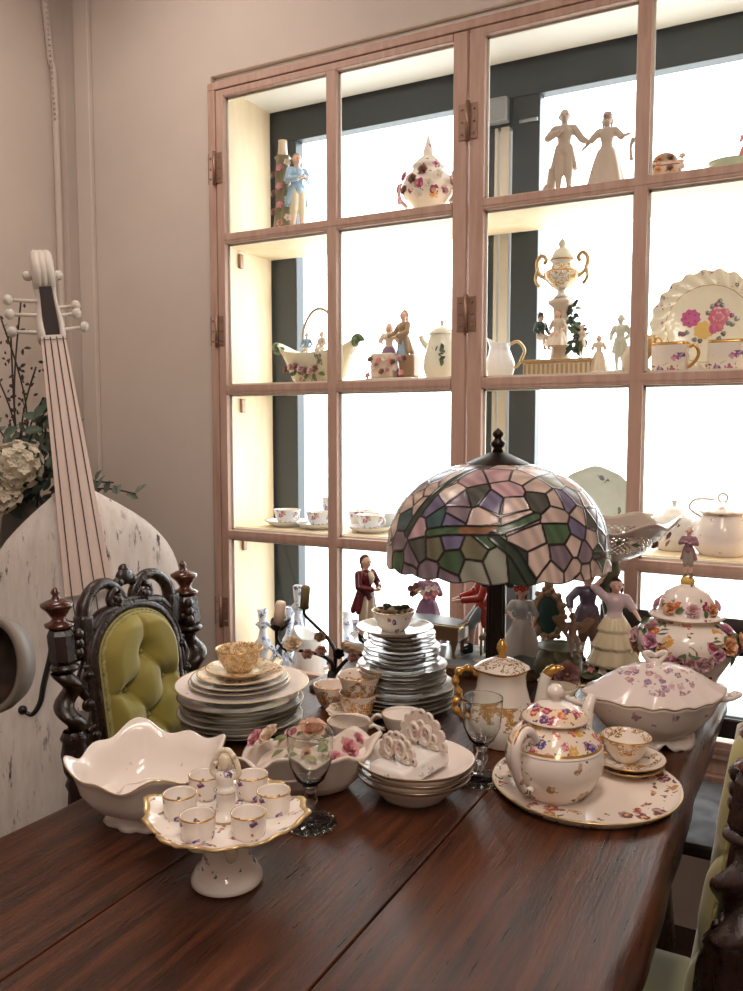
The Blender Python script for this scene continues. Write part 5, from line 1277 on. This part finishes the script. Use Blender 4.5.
t = thing('figurine', 'beige porcelain man in a tailcoat standing on the top shelf beside a dancing woman', 'figurine', (-.668, YS, z1_), .25)
rusticbase(t, BIS, .038); figure(t, .235, (0, 0, .012), 0, 'man', skin=BIS, coat=BIS, lower=BIS, hair=BIS, boots=BIS, arms=(((-.19, .0, .70), (-.06, -.10, .73)), ((.20, -.02, .66), (.25, -.12, .60))))
MB().tube(smoothpath([(-.03, .012, .01), (-.034, .014, .05), (-.028, .012, .10)], 5), [.012]*6+[.014]*5, 8).ball((-.044, .012, .05), .012).build('tree_stump', BIS, t)
t = thing('figurine', 'beige porcelain dancing woman in a wide skirt on the top shelf', 'figurine', (-.545, YS, z1_), .1)
rusticbase(t, BIS, .045); figure(t, .205, (0, 0, .012), 0, 'woman', skin=BIS, coat=BIS, lower=BIS, hair=BIS, hat=(BIS, 'round'), arms=(((-.19, -.02, .70), (-.28, -.06, .60)), ((.18, -.02, .70), (.27, -.08, .70))))
for s in (0, 1): MB().tube(smoothpath([(.065+.02*s, -.01, .09), (.062+.02*s, -.01, .125), (.070+.02*s, -.01, .145)], 4), [.006, .005, .004, .004, .004, .005, .006, .007, .008], 7).build('raised_ribbon', BIS, t)
t = thing('porcelain_box', 'small house shaped porcelain box with coloured flowers on the top shelf', 'box', (-.385, YS, z1_), .1)
MB().box((0, 0, .03), (.085, .06, .06), bev=.004).box((0, 0, .064), (.095, .068, .008), bev=.002).build('box_body', floral('box_flowers', base=(214, 190, 170), scale=50, dens=.6, pal=((190, 110, 90), (110, 110, 130), (206, 170, 110)), size=.35), t)
MB().ball((0, 0, .07), (.034, .026, .028), 0, 20, 10).build('domed_lid', TANB, t)
for k in range(16): put((bigr, bigo, dr, wf)[k % 4], 'relief_flower', t, (-.042+.028*(k % 4), -.036 if k < 8 else -.02, .018+.03*((k//4) % 2) if k < 8 else .078), (0, -1, .4), .010, k)
t = thing('bowl_figurine', 'small green bowl with a pink figure perched on it on the top shelf', 'figurine', (-.215, YS, z1_), 0)
MB().lathe([(0, .004), (.03, 0), (.035, .01), (.055, .045), (.06, .05), (.054, .048), (.03, .012), (0, .01)], 36).build('bowl', mat('grey_green_glaze', (176, 190, 172), .25), t)
figure(t, .10, (.035, 0, .03), .4, 'woman', coat=PINKP, lower=mat('coral_paint', (216, 110, 100), .3), hair=HAIRG, sit=True, arms=(((-.17, -.02, .68), (-.2, -.1, .74)), ((.17, -.02, .68), (.12, -.15, .62))))

# second shelf
t = thing('basket_bowl', 'boat shaped flowered porcelain basket with arched handle and cherubs on the second shelf', 'basket', (-1.515, YS, z2_), -.10)
def boat(u, v):
    a = 2*PI*u; r = [.0, .45, .62, .8, .92, 1.0, .97, .88, .7, .4, 0][int(round(v*10))]; z = [.004, .0, .02, .05, .08, .10, .10, .085, .06, .03, .02][int(round(v*10))]
    x = .165*r*math.cos(a); y = .062*r*math.sin(a)
    return (x, y, z+(.042*abs(math.cos(a))**3 if 3 <= round(v*10) <= 7 else 0))
MB().grid(boat, 60, 10, 0, cu=True).build('boat_body', floral('basket_flowers', base=(206, 200, 176), scale=24, dens=.5, pal=((150, 96, 96), (186, 160, 110), (96, 110, 90)), size=.3, leafc=(92, 108, 76)), t)
MB().tube(smoothpath([(-.055, 0, .08), (-.06, 0, .17), (-.03, 0, .225), (.01, 0, .24), (.05, 0, .215), (.075, 0, .15), (.07, 0, .08)], 8), .0045, 8).build('arched_handle', mat('twig_glaze', (176, 160, 130), .35), t)
for s in (-1, 1):
    m = MB(); scroll(m, (s*.160, -.01, .128), .020, 1.1, .010, s=s); m.build('scroll_end', GREENP, t)
figure(t, .11, (-.03, -.02, .055), .3, 'man', skin=SOFT, coat=BLUEP, lower=SOFT, hair=TANB, sit=True); figure(t, .11, (.03, -.02, .055), -.3, 'man', skin=SOFT, coat=SOFT, lower=SOFT, hair=HAIRG, sit=True)
for k in range(7): put((dr, bigr)[k % 2], 'relief_flower', t, (-.09+.02*k, -.052, .05+.008*math.sin(k)), (0, -1, .3), .014, k); put(gl_, 'relief_leaf', t, (-.08+.02*k, -.048, .036), (0, -1, .2), .013, k)
t = thing('couple_figurine', 'porcelain courting couple by a flowered table on the second shelf', 'figurine', (-1.225, YS, z2_), 0)
MB().box((0, 0, .008), (.16, .08, .016), bev=.005).build('base', SOFT, t)
MB().box((-.025, -.01, .052), (.075, .045, .075), bev=.006).build('table_block', SOFT, t)
MB().box((.05, .012, .05), (.05, .05, .07), bev=.008).build('seat', TANB, t)
figure(t, .20, (.032, .01, .016), -.5, 'man', coat=TANB, lower=BLUEP, hair=TANB, arms=(((-.17, -.06, .66), (-.16, -.2, .62)), ((.17, -.06, .66), (.06, -.2, .6))), boots=PURP)
figure(t, .165, (-.022, .018, .016), .4, 'woman', coat=SOFT, lower=PURP, hair=TANB, arms=(((-.17, -.04, .68), (-.1, -.17, .62)), ((.17, -.04, .68), (.2, -.1, .72))))
for k in range(14): put((pf, dr, wf, bigr)[k % 4], 'relief_flower', t, (-.066+.0095*k, -.040, .022+.05*abs(math.sin(k*1.3))), (0, -1, .4), .011, k)
def lidpot(name, label, loc, H, R, mt, rz, group=None, spout=True, cat='coffee pot'):
    t = thing(name, label, cat, loc, rz, group)
    MB().lathe([(0, .02*H), (R*.72, .02*H), (R*.74, 0), (R*.8, .02*H), (R, .22*H), (R*.97, .38*H), (R*.78, .62*H), (R*.66, .74*H), (R*.68, .77*H), (R*.6, .77*H), (0, .72*H)], 44).build('pot_body', mt, t)
    MB().lathe([(0, .76*H), (R*.7, .76*H), (R*.7, .785*H), (R*.55, .84*H), (R*.25, .9*H), (R*.1, .915*H), (R*.09, .94*H), (R*.15, .965*H), (R*.08, .995*H), (0, H)], 36).build('lid', mt, t)
    if spout: m = MB(); m.tube(smoothpath([(R*.75, 0, .55*H), (R*1.1, 0, .66*H), (R*1.25, 0, .76*H)], 6), [.013, .012, .011, .010, .009, .009, .008, .008, .008, .008, .008, .008, .008], 12); m.build('spout', mt, t)
    m = MB(); m.tube(handle_pts(-R*.68, .70*H, -R*.9, .25*H, -R*.75), .0052, 8); m.build('handle', mt, t)
    return t
lidpot('coffee_pot', 'white lidded coffee pot with a green flower on the second shelf by the hinge', (-1.050, YS, z2_), .18, .056, floral('green_flower_pot', base=(222, 220, 204), scale=13, dens=.45, pal=((66, 104, 96), (80, 110, 80)), size=.22, leafc=(80, 110, 80)), math.radians(180))
for k in range(7): put(leaf_mesh((DGREEN, GREENP)[k % 2]), 'painted_leaf', bpy.data.objects['coffee_pot.001'], (-.022+.012*math.cos(k*.9), .0525, .075+.014*math.sin(k*.9)), (-.35, .94, .1), .010, k*.9)
t = thing('milk_jug', 'small white jug with gilt edged loop handle on the second shelf beside the urn', 'jug', (-.845, YS-.03, z2_), .15)
def lip2(a, r, z):
    k = max(0, (z-.07)/.03); q = r*(1+.35*k*max(0, math.cos(a-PI))**3); return (q*math.cos(a), q*math.sin(a), z+.018*k*max(0, math.cos(a-PI))**2)
MB().lathe([(0, .004), (.03, .002), (.034, .004), (.040, .025), (.042, .045), (.032, .072), (.026, .085), (.03, .10), (.026, .099), (.022, .085), (0, .05)], 40, 0, None, lip2).build('jug_body', BLUEW, t)
MB().tube(handle_pts(.028, .098, .036, .035, .040), .0042, 8).build('handle', PALEGOLD, t)
t = thing('urn_centrepiece', 'tall porcelain urn raised on a figure group with a green tree on the second shelf', 'urn', (-.668, YS, z2_), 0)
m = MB().box((0, 0, .022), (.185, .10, .044), bev=.006); 
for k in range(14): m.box((-.085+.013*k, -.05, .022), (.006, .006, .03), 1)
m.box((0, 0, .046), (.195, .11, .008), 1, bev=.002); m.build('plinth', [SOFT, PALEGOLD], t)
MB().lathe([(.03, .05), (.024, .08), (.02, .15), (.022, .19), (.034, .20), (.036, .208), (.02, .216), (0, .22)], 24, 0, None, lambda a, r, z: (r*(1+.10*math.cos(4*a+z*50))*math.cos(a), r*(1+.10*math.cos(4*a+z*50))*math.sin(a), z)).build('rock_column', SOFT, t)
figure(t, .13, (-.05, -.02, .045), 1.0, 'man', coat=DGREEN, lower=SOFT, hair=HAIRB, sit=True, hat=(DGREEN, 'round')); figure(t, .13, (.0, -.03, .05), -.2, 'woman', coat=SOFT, lower=SOFT, hair=TANB, sit=True); figure(t, .09, (.06, -.01, .05), -.6, 'man', coat=SOFT, lower=OLIVE, hair=TANB)
rt = random.Random(9)
for k in range(70):
    q = k/70; put((leaf_mesh(DGREEN), gl_)[k % 2], 'tree_leaf', t, (.02+.035*rt.random()+.02*math.sin(q*6), -.015+.02*rt.random(), .07+.13*q), (rt.uniform(-1, 1), -1, rt.uniform(-.2, 1)), .012, k)
MB().lathe([(0, .215), (.024, .218), (.012, .228), (.010, .236), (.03, .25), (.046, .268), (.05, .285), (.03, .296), (.026, .31), (.034, .318), (.028, .33), (.02, .345), (.008, .352), (.012, .362), (.006, .372), (0, .378)], 40).build('urn', [floral('urn_gilt', base=(224, 224, 214), dens=0, gold_noise=(70, .52, .24, .30), goldz=(.286, .318))], t)
for s in (-1, 1):
    m = MB(); m.tube(smoothpath([(s*.045, 0, .272), (s*.066, 0, .29), (s*.07, 0, .32), (s*.056, 0, .335), (s*.044, 0, .322), (s*.052, 0, .312)], 6), .0055, 8); m.tube(smoothpath([(s*.066, -.005, .30), (s*.072, -.006, .27), (s*.06, -.006, .25)], 5), .005, 7); m.build('urn_handle', PALEGOLD, t)
SG = mat('pale_green_grey_glaze', (196, 200, 186), .3)
t = thing('figurine', 'small seated white figurine beside the urn plinth on the second shelf', 'figurine', (-.548, YS-.03, z2_), .2)
rusticbase(t, SOFT, .026); figure(t, .10, (0, 0, .008), 0, 'woman', coat=SOFT, lower=SOFT, hair=TANB)
t = thing('figurine', 'taller pale green figurine behind the cabinet mullion on the second shelf', 'figurine', (-.492, YS-.01, z2_), -.1)
rusticbase(t, SG, .036); figure(t, .15, (0, 0, .01), 0, 'man', skin=SG, coat=SG, lower=SG, hair=SG, boots=SG); MB().lathe([(0, .01), (.02, .01), (.022, .05), (.012, .075), (0, .08)], 20, 0, Matrix.Translation((.03, -.01, 0))).build('pedestal', SOFT, t)
t = thing('gilt_cup', 'tall gilt cup beside the big flowered plate on the second shelf', 'cup', (-.415, YS-.045, z2_), 0)
MB().lathe([(0, 0), (.022, 0), (.02, .008), (.008, .02), (.008, .04), (.02, .055), (.024, .085), (.022, .10), (.02, .085), (0, .06)], 28).build('cup_body', PALEGOLD, t)
MB().tube(handle_pts(.022, .09, .02, .06, .016), .003, 8).build('handle', GOLD, t)
t = thing('display_plate', 'large white plate with swirled rim and painted bouquet propped upright on the second shelf', 'plate', (-.268, YS+.065, z2_+.142), 0)
t.rotation_euler = (math.radians(80), 0, 0)
def swirl(a, r, z):
    k = min(1, max(0, (r-.098)/.04)); q = r*(1+.018*k*math.cos(22*a)); return (q*math.cos(a+.25*k), q*math.sin(a+.25*k), z+.0035*k*math.cos(22*a))
DP = floral('display_plate_rim', base=(216, 212, 196), scale=60, dens=.45, pal=((130, 84, 120), (150, 110, 130), (110, 100, 110)), size=.3, rr=(.108, .15))
MB().lathe([(0, .004), (.08, .004), (.10, .010), (.14, .020), (.142, .022, 1), (.141, .0226, 1), (.104, .0142), (.102, .0137, 1), (.100, .013), (.08, .008), (0, .008)], 132, 0, None, swirl).build('plate_body', [DP, PALEGOLD], t)
m = MB()                                            # the painted bouquet, a skin thin as paint
rb = random.Random(4)
def blot(x, y, r, mi, n=7):
    m.grid(lambda u, v: (x+r*v*(1+.11*math.cos(n*2*PI*u+x*99))*math.cos(2*PI*u), y+r*v*(1+.11*math.cos(n*2*PI*u+x*99))*math.sin(2*PI*u), .0086+.0006*(1-v)), 28, 2, mi, cu=True)
for (x, y, r, mi) in ((-.042, .018, .024, 0), (.026, .016, .024, 1), (.040, .026, .014, 1), (.016, .026, .014, 1), (-.008, -.016, .024, 2), (.012, -.014, .014, 0), (.028, -.010, .012, 1)): blot(x, y, r, mi, 9)
for k in range(10): a = k*.63; blot(-.042+.012*math.cos(a), .018+.012*math.sin(a), .006, 3 if k % 2 else 0); blot(.026+.012*math.cos(a), .018+.010*math.sin(a), .006, 4)
blot(-.008, -.014, .012, 5); blot(-.004, -.012, .006, 2)
for (x, y) in ((-.03, -.04), (-.016, -.044), (-.05, -.02), (-.058, -.024), (.02, .05), (.028, .06), (.01, .046), (.05, .0), (.06, -.004), (.058, .02), (.04, -.028), (.03, -.04), (0, .03), (-.066, -.022), (.033, .048), (.07, .01)): blot(x, y, .0065, rb.choice((6, 6, 7, 3)), 3)
m.build('painted_bouquet', [mat('paint_magenta', (176, 70, 130), .25), mat('paint_rose', (176, 84, 110), .25), mat('paint_yellow', (206, 170, 90), .25), mat('paint_deep_plum', (130, 50, 96), .25), mat('paint_pale_rose', (206, 140, 160), .25), mat('paint_amber', (176, 130, 60), .25), mat('paint_leaf', (104, 110, 100), .25), mat('paint_stem', (90, 76, 80), .25)], t)
MB().box((0, -.11, -.006), (.05, .02, .01)).build('plate_stand', PALEW, t)
CACHE = floral('square_cup_violets', base=(226, 218, 210), scale=34, dens=.9, pal=((140, 80, 130), (170, 90, 140), (110, 80, 140)), size=.36, zr=(.008, .05))
def sqcup(label, x):
    t = thing('square_cup', label, 'cup', (x, YS-.055, z2_), 0, 'square violet cups')
    def f(a, r, z): q = r*(1+(sq(a, 8)-1)*.9); return (q*math.cos(a), q*math.sin(a), z)
    MB().lathe([(0, 0), (.040, 0), (.042, .004), (.044, .07), (.045, .077, 1), (.043, .077, 1), (.041, .01), (0, .008)], 64, 0, None, f).build('cup_body', [CACHE, GOLD], t)
    MB().tube(handle_pts(.045, .066, .043, .02, .022), .0042, 8).build('handle', GOLD, t)
sqcup('square white cup with violet flowers in front of the big plate, next to the mullion', -.348); sqcup('square white cup with violet flowers in front of the big plate, farther from the mullion', -.205)

# third shelf
CS = floral('purple_flower_cup', base=(226, 226, 226), scale=40, dens=.8, pal=((150, 90, 150), (176, 90, 130), (110, 90, 150), (196, 150, 110)), size=.34)
for lb, x, y in (('cup and saucer', -1.632, 2.43), ('', -1.490, 2.42), ('', -1.290, 2.42)):
    w_ = {-1.632: 'standing nearest the cabinet side panel', -1.490: 'second from the cabinet side panel', -1.290: 'standing just past the middle glazing bar'}[x]
    plate('saucer', 'white saucer on the third shelf '+w_, (x, y, z3_), .080, .022, [BLUEW, PALEGOLD], 'saucers on the third shelf', cat='saucer')
    cup('teacup', 'white teacup with purple flowers on the third shelf '+w_, (x, y, z3_+.0075), .048, .028, .052, [CS, PALEGOLD], math.radians(-20), group='teacups on the third shelf')
cup('mug', 'tall white beaker with purple flowers behind the teacups on the third shelf', (-1.50, 2.535, z3_), .042, .036, .10, [CS, PALEGOLD], 0, False, 'beaker')
cup('teacup', 'white teacup with dark violet flowers standing behind the third shelf saucers', (-1.365, 2.50, z3_), .050, .034, .062, [CS, PALEGOLD], 0, True)
cup('bowl', 'plain pale bowl behind the teacups on the third shelf beside the lamp', (-1.25, 2.52, z3_), .062, .04, .06, [BLUEW, PALEGOLD], 0, False, 'bowl')
cup('mug', 'white flowered beaker half hidden by the lamp shade on the third shelf', (-1.02, 2.46, z3_), .040, .034, .095, [CS, PALEGOLD], 0, False, 'beaker')
CEL = floral('celadon_plate_flowers', base=(196, 208, 206), scale=16, dens=.8, pal=((176, 104, 76), (110, 120, 150), (160, 90, 80)), size=.22, leafc=(110, 130, 110))
t = thing('display_plate', 'pale green plate with scattered flowers propped upright on the third shelf behind the compote', 'plate', (-.575, 2.54, z3_+.112), 0)
t.rotation_euler = (math.radians(80), 0, 0)
MB().lathe([(0, .004), (.07, .004), (.085, .010), (.115, .018), (.117, .019), (.115, .0205), (.085, .0135), (.07, .008), (0, .008)], 72, 0, None, scal(8, .02)).build('plate_body', CEL, t)
MB().box((0, -.085, -.006), (.05, .02, .01)).build('plate_stand', PALEW, t)
PALEPOT = floral('pale_sprig_pot', base=(222, 220, 216), scale=30, dens=.22, pal=((160, 150, 150), (176, 160, 130)), size=.18)
t = thing('teapot', 'pale round teapot with curved spout on the third shelf', 'teapot', (-.335, 2.47, z3_), math.radians(10))
MB().lathe([(0, .003), (.04, 0), (.045, .004), (.066, .03), (.072, .055), (.064, .085), (.045, .105), (.04, .108), (.036, .114), (.02, .124), (.006, .128), (.006, .132), (.01, .14), (0, .146)], 48).build('pot_body', PALEPOT, t)
MB().tube(smoothpath([(.06, 0, .04), (.09, 0, .06), (.098, 0, .09), (.108, 0, .112)], 7), [.017-.0005*k for k in range(22)], 14).build('spout', PALEPOT, t)
MB().tube(handle_pts(-.055, .10, -.062, .035, -.045), .006, 8).build('handle', PALEPOT, t)
t = thing('sugar_bowl', 'large pale lidded sugar pot with ring finial and gilt trim on the third shelf', 'sugar bowl', (-.205, 2.43, z3_), 0)
SUG = floral('sugar_sprigs', base=(224, 212, 206), scale=40, dens=.4, pal=((150, 120, 130), (176, 140, 110)), size=.2)
MB().lathe([(0, .003), (.055, 0), (.06, .006), (.078, .03), (.082, .055), (.07, .09), (.055, .108), (.052, .116), (0, .116)], 56).build('pot_body', SUG, t)
MB().lathe([(0, .116), (.062, .116), (.066, .119, 1), (.058, .123), (.04, .134), (.018, .142), (.008, .146), (0, .147)], 60, 0, None, scal(14, .03)).build('lid', [SUG, PALEGOLD], t)
MB().tube([(.012*math.cos(k*PI/9), 0, .157+.012*math.sin(k*PI/9)) for k in range(18)], .0032, 8, closed=True).build('ring_finial', SUG, t)
MB().tube(smoothpath([(-.05, 0, .10), (-.085, 0, .125), (-.07, 0, .15), (-.02, 0, .152)], 6), .0035, 8).build('handle', SUG, t)

# lowest shelf: blue and white pieces
BW = floral('blue_white_glaze', base=(214, 220, 230), scale=45, dens=.75, pal=((60, 84, 150), (84, 110, 170), (110, 130, 180)), size=.38, leafc=(110, 136, 180))
for k, (x, y, h, lb) in enumerate(((-1.735, 2.42, .235, 'blue and white candlestick nearest the side panel on the lowest shelf'), (-1.67, 2.50, .235, 'blue and white candlestick behind another next to the side panel on the lowest shelf'), (-1.60, 2.45, .33, 'tallest blue and white candlestick on the lowest shelf, behind the olive candle'),
                           (-1.44, 2.52, .24, 'blue and white candlestick behind the white jug on the lowest shelf'), (-1.37, 2.47, .23, 'blue and white candlestick next to the middle glazing bar on the lowest shelf'))):
    t = thing('candlestick', lb, 'candlestick', (x, y, z4_), k, 'blue and white candlesticks')
    s = h/.235
    MB().lathe([(0, 0), (.044*1, 0), (.046, .01), (.034, .03), (.02, .05*s), (.014, .07*s), (.026, .09*s), (.030, .11*s), (.018, .13*s), (.012, .16*s), (.02, .172*s), (.028, .18*s), (.014, .19*s), (.017, .21*s), (.020, .232*s), (.014, .235*s), (0, .22*s)], 30).build('stem', BW, t)
    for q in range(5):
        a = q*1.257; m = MB().tube(smoothpath([(.022*math.cos(a), .022*math.sin(a), .10*s), (.046*math.cos(a), .046*math.sin(a), .085*s), (.05*math.cos(a), .05*math.sin(a), .06*s), (.034*math.cos(a), .034*math.sin(a), .04*s)], 5), .005, 7); m.build('scroll_arm', BW, t)
t = thing('milk_jug', 'white porcelain jug with high loop handle and dark spots on the lowest shelf', 'jug', (-1.515, 2.40, z4_), 0)
MB().lathe([(0, .004), (.04, .0), (.045, .006), (.052, .04), (.055, .08), (.048, .12), (.044, .145), (.05, .165), (.046, .164), (.04, .14), (0, .06)], 44, 0, None, lambda a, r, z: ((r*(1+.4*max(0, (z-.12)/.045)*max(0, math.cos(a-PI))**3))*math.cos(a), r*math.sin(a), z+.03*max(0, (z-.12)/.045)*max(0, math.cos(a-PI))**2)).build('jug_body', floral('spot_jug', base=(222, 224, 226), scale=22, dens=.3, pal=((110, 90, 90), (150, 120, 110)), size=.2), t)
MB().tube(handle_pts(.044, .16, .05, .06, .055), .006, 8).build('handle', BLUEW, t)

# ------------------------------------------------------------------ flower arrangement and basin beside the double bass
fa = thing('flower_arrangement', 'arrangement of white hydrangeas, eucalyptus and dark twigs behind the bass neck', 'flowers', (-2.34, 1.91, .06))
MB().lathe([(0, -.06), (.13, -.06), (.13, .0), (.05, .04), (.035, .1), (.035, .72), (.06, .76), (.13, .78), (.13, .80), (0, .80)], 28).build('pedestal', DARKW, fa)
MB().lathe([(0, .80), (.06, .80), (.075, .83), (.09, .92), (.08, 1.0), (.06, 1.04), (.07, 1.06), (.062, 1.06), (.05, 1.03), (0, .98)], 32).build('vase', mat('grey_vase', (110, 104, 98), .5), fa)
rf = random.Random(11)
EUC = mat('eucalyptus_leaf', (84, 102, 88), .6); DKL = mat('dark_leaf', (44, 58, 46), .55); BRL = mat('bright_leaf', (80, 126, 52), .5); TWG = mat('dark_twig', (66, 54, 46), .6); SAGE = mat('sage_leaf', (110, 122, 110), .6)
m = MB(); tips = []
def sprig(p1, n, le, mt, size, nm, sp=.05):
    p0 = V(rf.uniform(-.03, .03), rf.uniform(-.03, .03), 1.0); p1 = Vector(p1); mid = p0.lerp(p1, .5)+V(rf.uniform(-.04, .04), rf.uniform(-.04, .04), .05)
    pts = smoothpath([p0, mid, p1], 8); m.tube(pts, .003, 5)
    for k in range(n):
        q = pts[int(len(pts)*(.35+.64*k/n))]
        d = V(rf.uniform(-1, 1), rf.uniform(-1, 1), rf.uniform(-.4, 1)).normalized()
        put(leaf_mesh(mt), nm, fa, q+d*sp*.25, V(rf.uniform(-.5, 1), -1, rf.uniform(-.2, 1)), size*rf.uniform(.7, 1.2), rf.random()*6.28)
for p in ((.16, -.06, 1.34), (.12, -.02, 1.40), (.10, -.12, 1.26), (.20, .02, 1.30), (.22, -.10, 1.30), (.16, -.14, 1.30), (.24, -.06, 1.22), (.20, -.06, 1.38)): sprig(p, 12, 0, EUC, .024, 'eucalyptus_leaf')
for p in ((-.02, -.14, 1.36), (-.08, -.10, 1.28), (.22, .0, 1.16), (.30, .10, 1.12), (.34, .16, 1.08)): sprig(p, 10, 0, SAGE, .022, 'sage_leaf')
for p in ((.06, -.22, 1.12), (-.02, -.26, 1.08), (.12, -.16, 1.15), (-.08, -.22, 1.02), (.0, -.2, 1.16), (.06, -.14, 1.05)): sprig(p, 14, 0, DKL, .030, 'dark_leaf', .09)
for p in ((-.02, -.06, 1.66), (.05, -.08, 1.60), (-.10, -.08, 1.58), (.03, -.02, 1.72), (.09, -.02, 1.5)): sprig(p, 18, 0, TWG, .010, 'twig_leaf', .12)
for p in ((.07, -.12, 1.24), (.12, -.10, 1.20), (-.04, -.22, 1.1)): sprig(p, 2, 0, BRL, .04, 'bright_leaf')
m.build('stems', TWG, fa)
HYD = mat('ivory_hydrangea_petal', (226, 218, 198), .6); hy = flower_mesh(HYD, HYD, 'small')
for (x, y, z_, R) in ((.185, -.18, 1.185, .07), (.14, -.21, 1.10, .055)):
    for k in range(48):
        a = k*2.399; q = 1-2*(k+.5)/48; r = math.sqrt(1-q*q); d = V(r*math.cos(a), r*math.sin(a), q)
        if d.dot(V(.6, -1, .3)) > -.4: put(hy, 'hydrangea_floret', fa, V(x, y, z_)+d*R*.97, d+V(rf.uniform(-.3, .3), rf.uniform(-.3, .3), rf.uniform(-.3, .3)), .021, k)
    MB().ball((x, y, z_), R*.8, 0, 14, 10).build('hydrangea_core', HYD, fa)
t = thing('round_basin', 'round grey basin turned sideways on a dark stand before the bass', 'basin', (-1.372, 1.035, 0)); t.scale = (.76, .76, .99)
A = Matrix.Translation((0, 0, .915)) @ Matrix.Rotation(math.radians(-80), 4, 'Z') @ Matrix.Rotation(math.radians(84), 4, 'Y')
MB().lathe([(0, -.075), (.05, -.072), (.082, -.05), (.094, -.012), (.096, .012), (.092, .018), (.080, .016), (.078, -.01), (.066, -.04), (.04, -.056), (0, -.058)], 56, 0, A).build('basin_shell', mat('warm_grey_enamel', (128, 118, 108), .5), t)
MB().lathe([(0, -.054), (.04, -.052), (.064, -.037), (.0755, -.010), (.0765, .008)], 48, 0, A).build('basin_lining', wood('dark_mottled_lining', (26, 20, 18), (70, 52, 40), (1, 1, 1), .4, 20, .1), t)
m = MB(); m.tube(smoothpath([(-.075, -.055, 0), (-.075, -.055, .5), (-.072, -.053, .84), (-.062, -.046, .905)], 6), .012, 10); m.lathe([(0, 0), (.14, 0), (.14, .012), (.02, .03), (0, .03)], 30, 0, Matrix.Translation((-.075, -.055, 0))); m.build('stand', IRON, t)
# a leafy branch outside, washed out by the daylight
t = thing('garden_tree', 'thin garden tree with sparse pale leaves outside the window', 'tree', (.55, 6.5, -.25))
m = MB(); m.tube(smoothpath([(0, 0, 0), (.04, 0, 1.2), (-.05, 0, 2.2), (.1, .1, 3.4)], 8), [.06-.0018*k for k in range(25)], 8)
bl = smoothpath([(0, 0, 1.5), (-.5, -.3, 1.7), (-.9, -.6, 1.75)], 6); m.tube(bl, .012, 6); bl2 = smoothpath([(0, 0, 1.3), (-.4, -.3, 1.42), (-.8, -.4, 1.45)], 6); m.tube(bl2, .012, 6); m.build('trunk', TANB, t)
for b_ in (bl, bl2):
    for k in range(14): put(leaf_mesh(mat('garden_leaf', (120, 150, 120), .6)), 'leaf', t, b_[min(len(b_)-1, k % len(b_))]+V(rf.uniform(-.1, .1), rf.uniform(-.1, .1), rf.uniform(-.08, .08)), (rf.uniform(-1, 1), -1, .3), .05, k)

# the pieces on the two upper shelves stand a little larger
for o in list(C.objects):
    if o.parent is None and o.get('category') and o.location.y > D and o.location.z > 1.4: o.scale = (1.07, 1.07, 1.09)
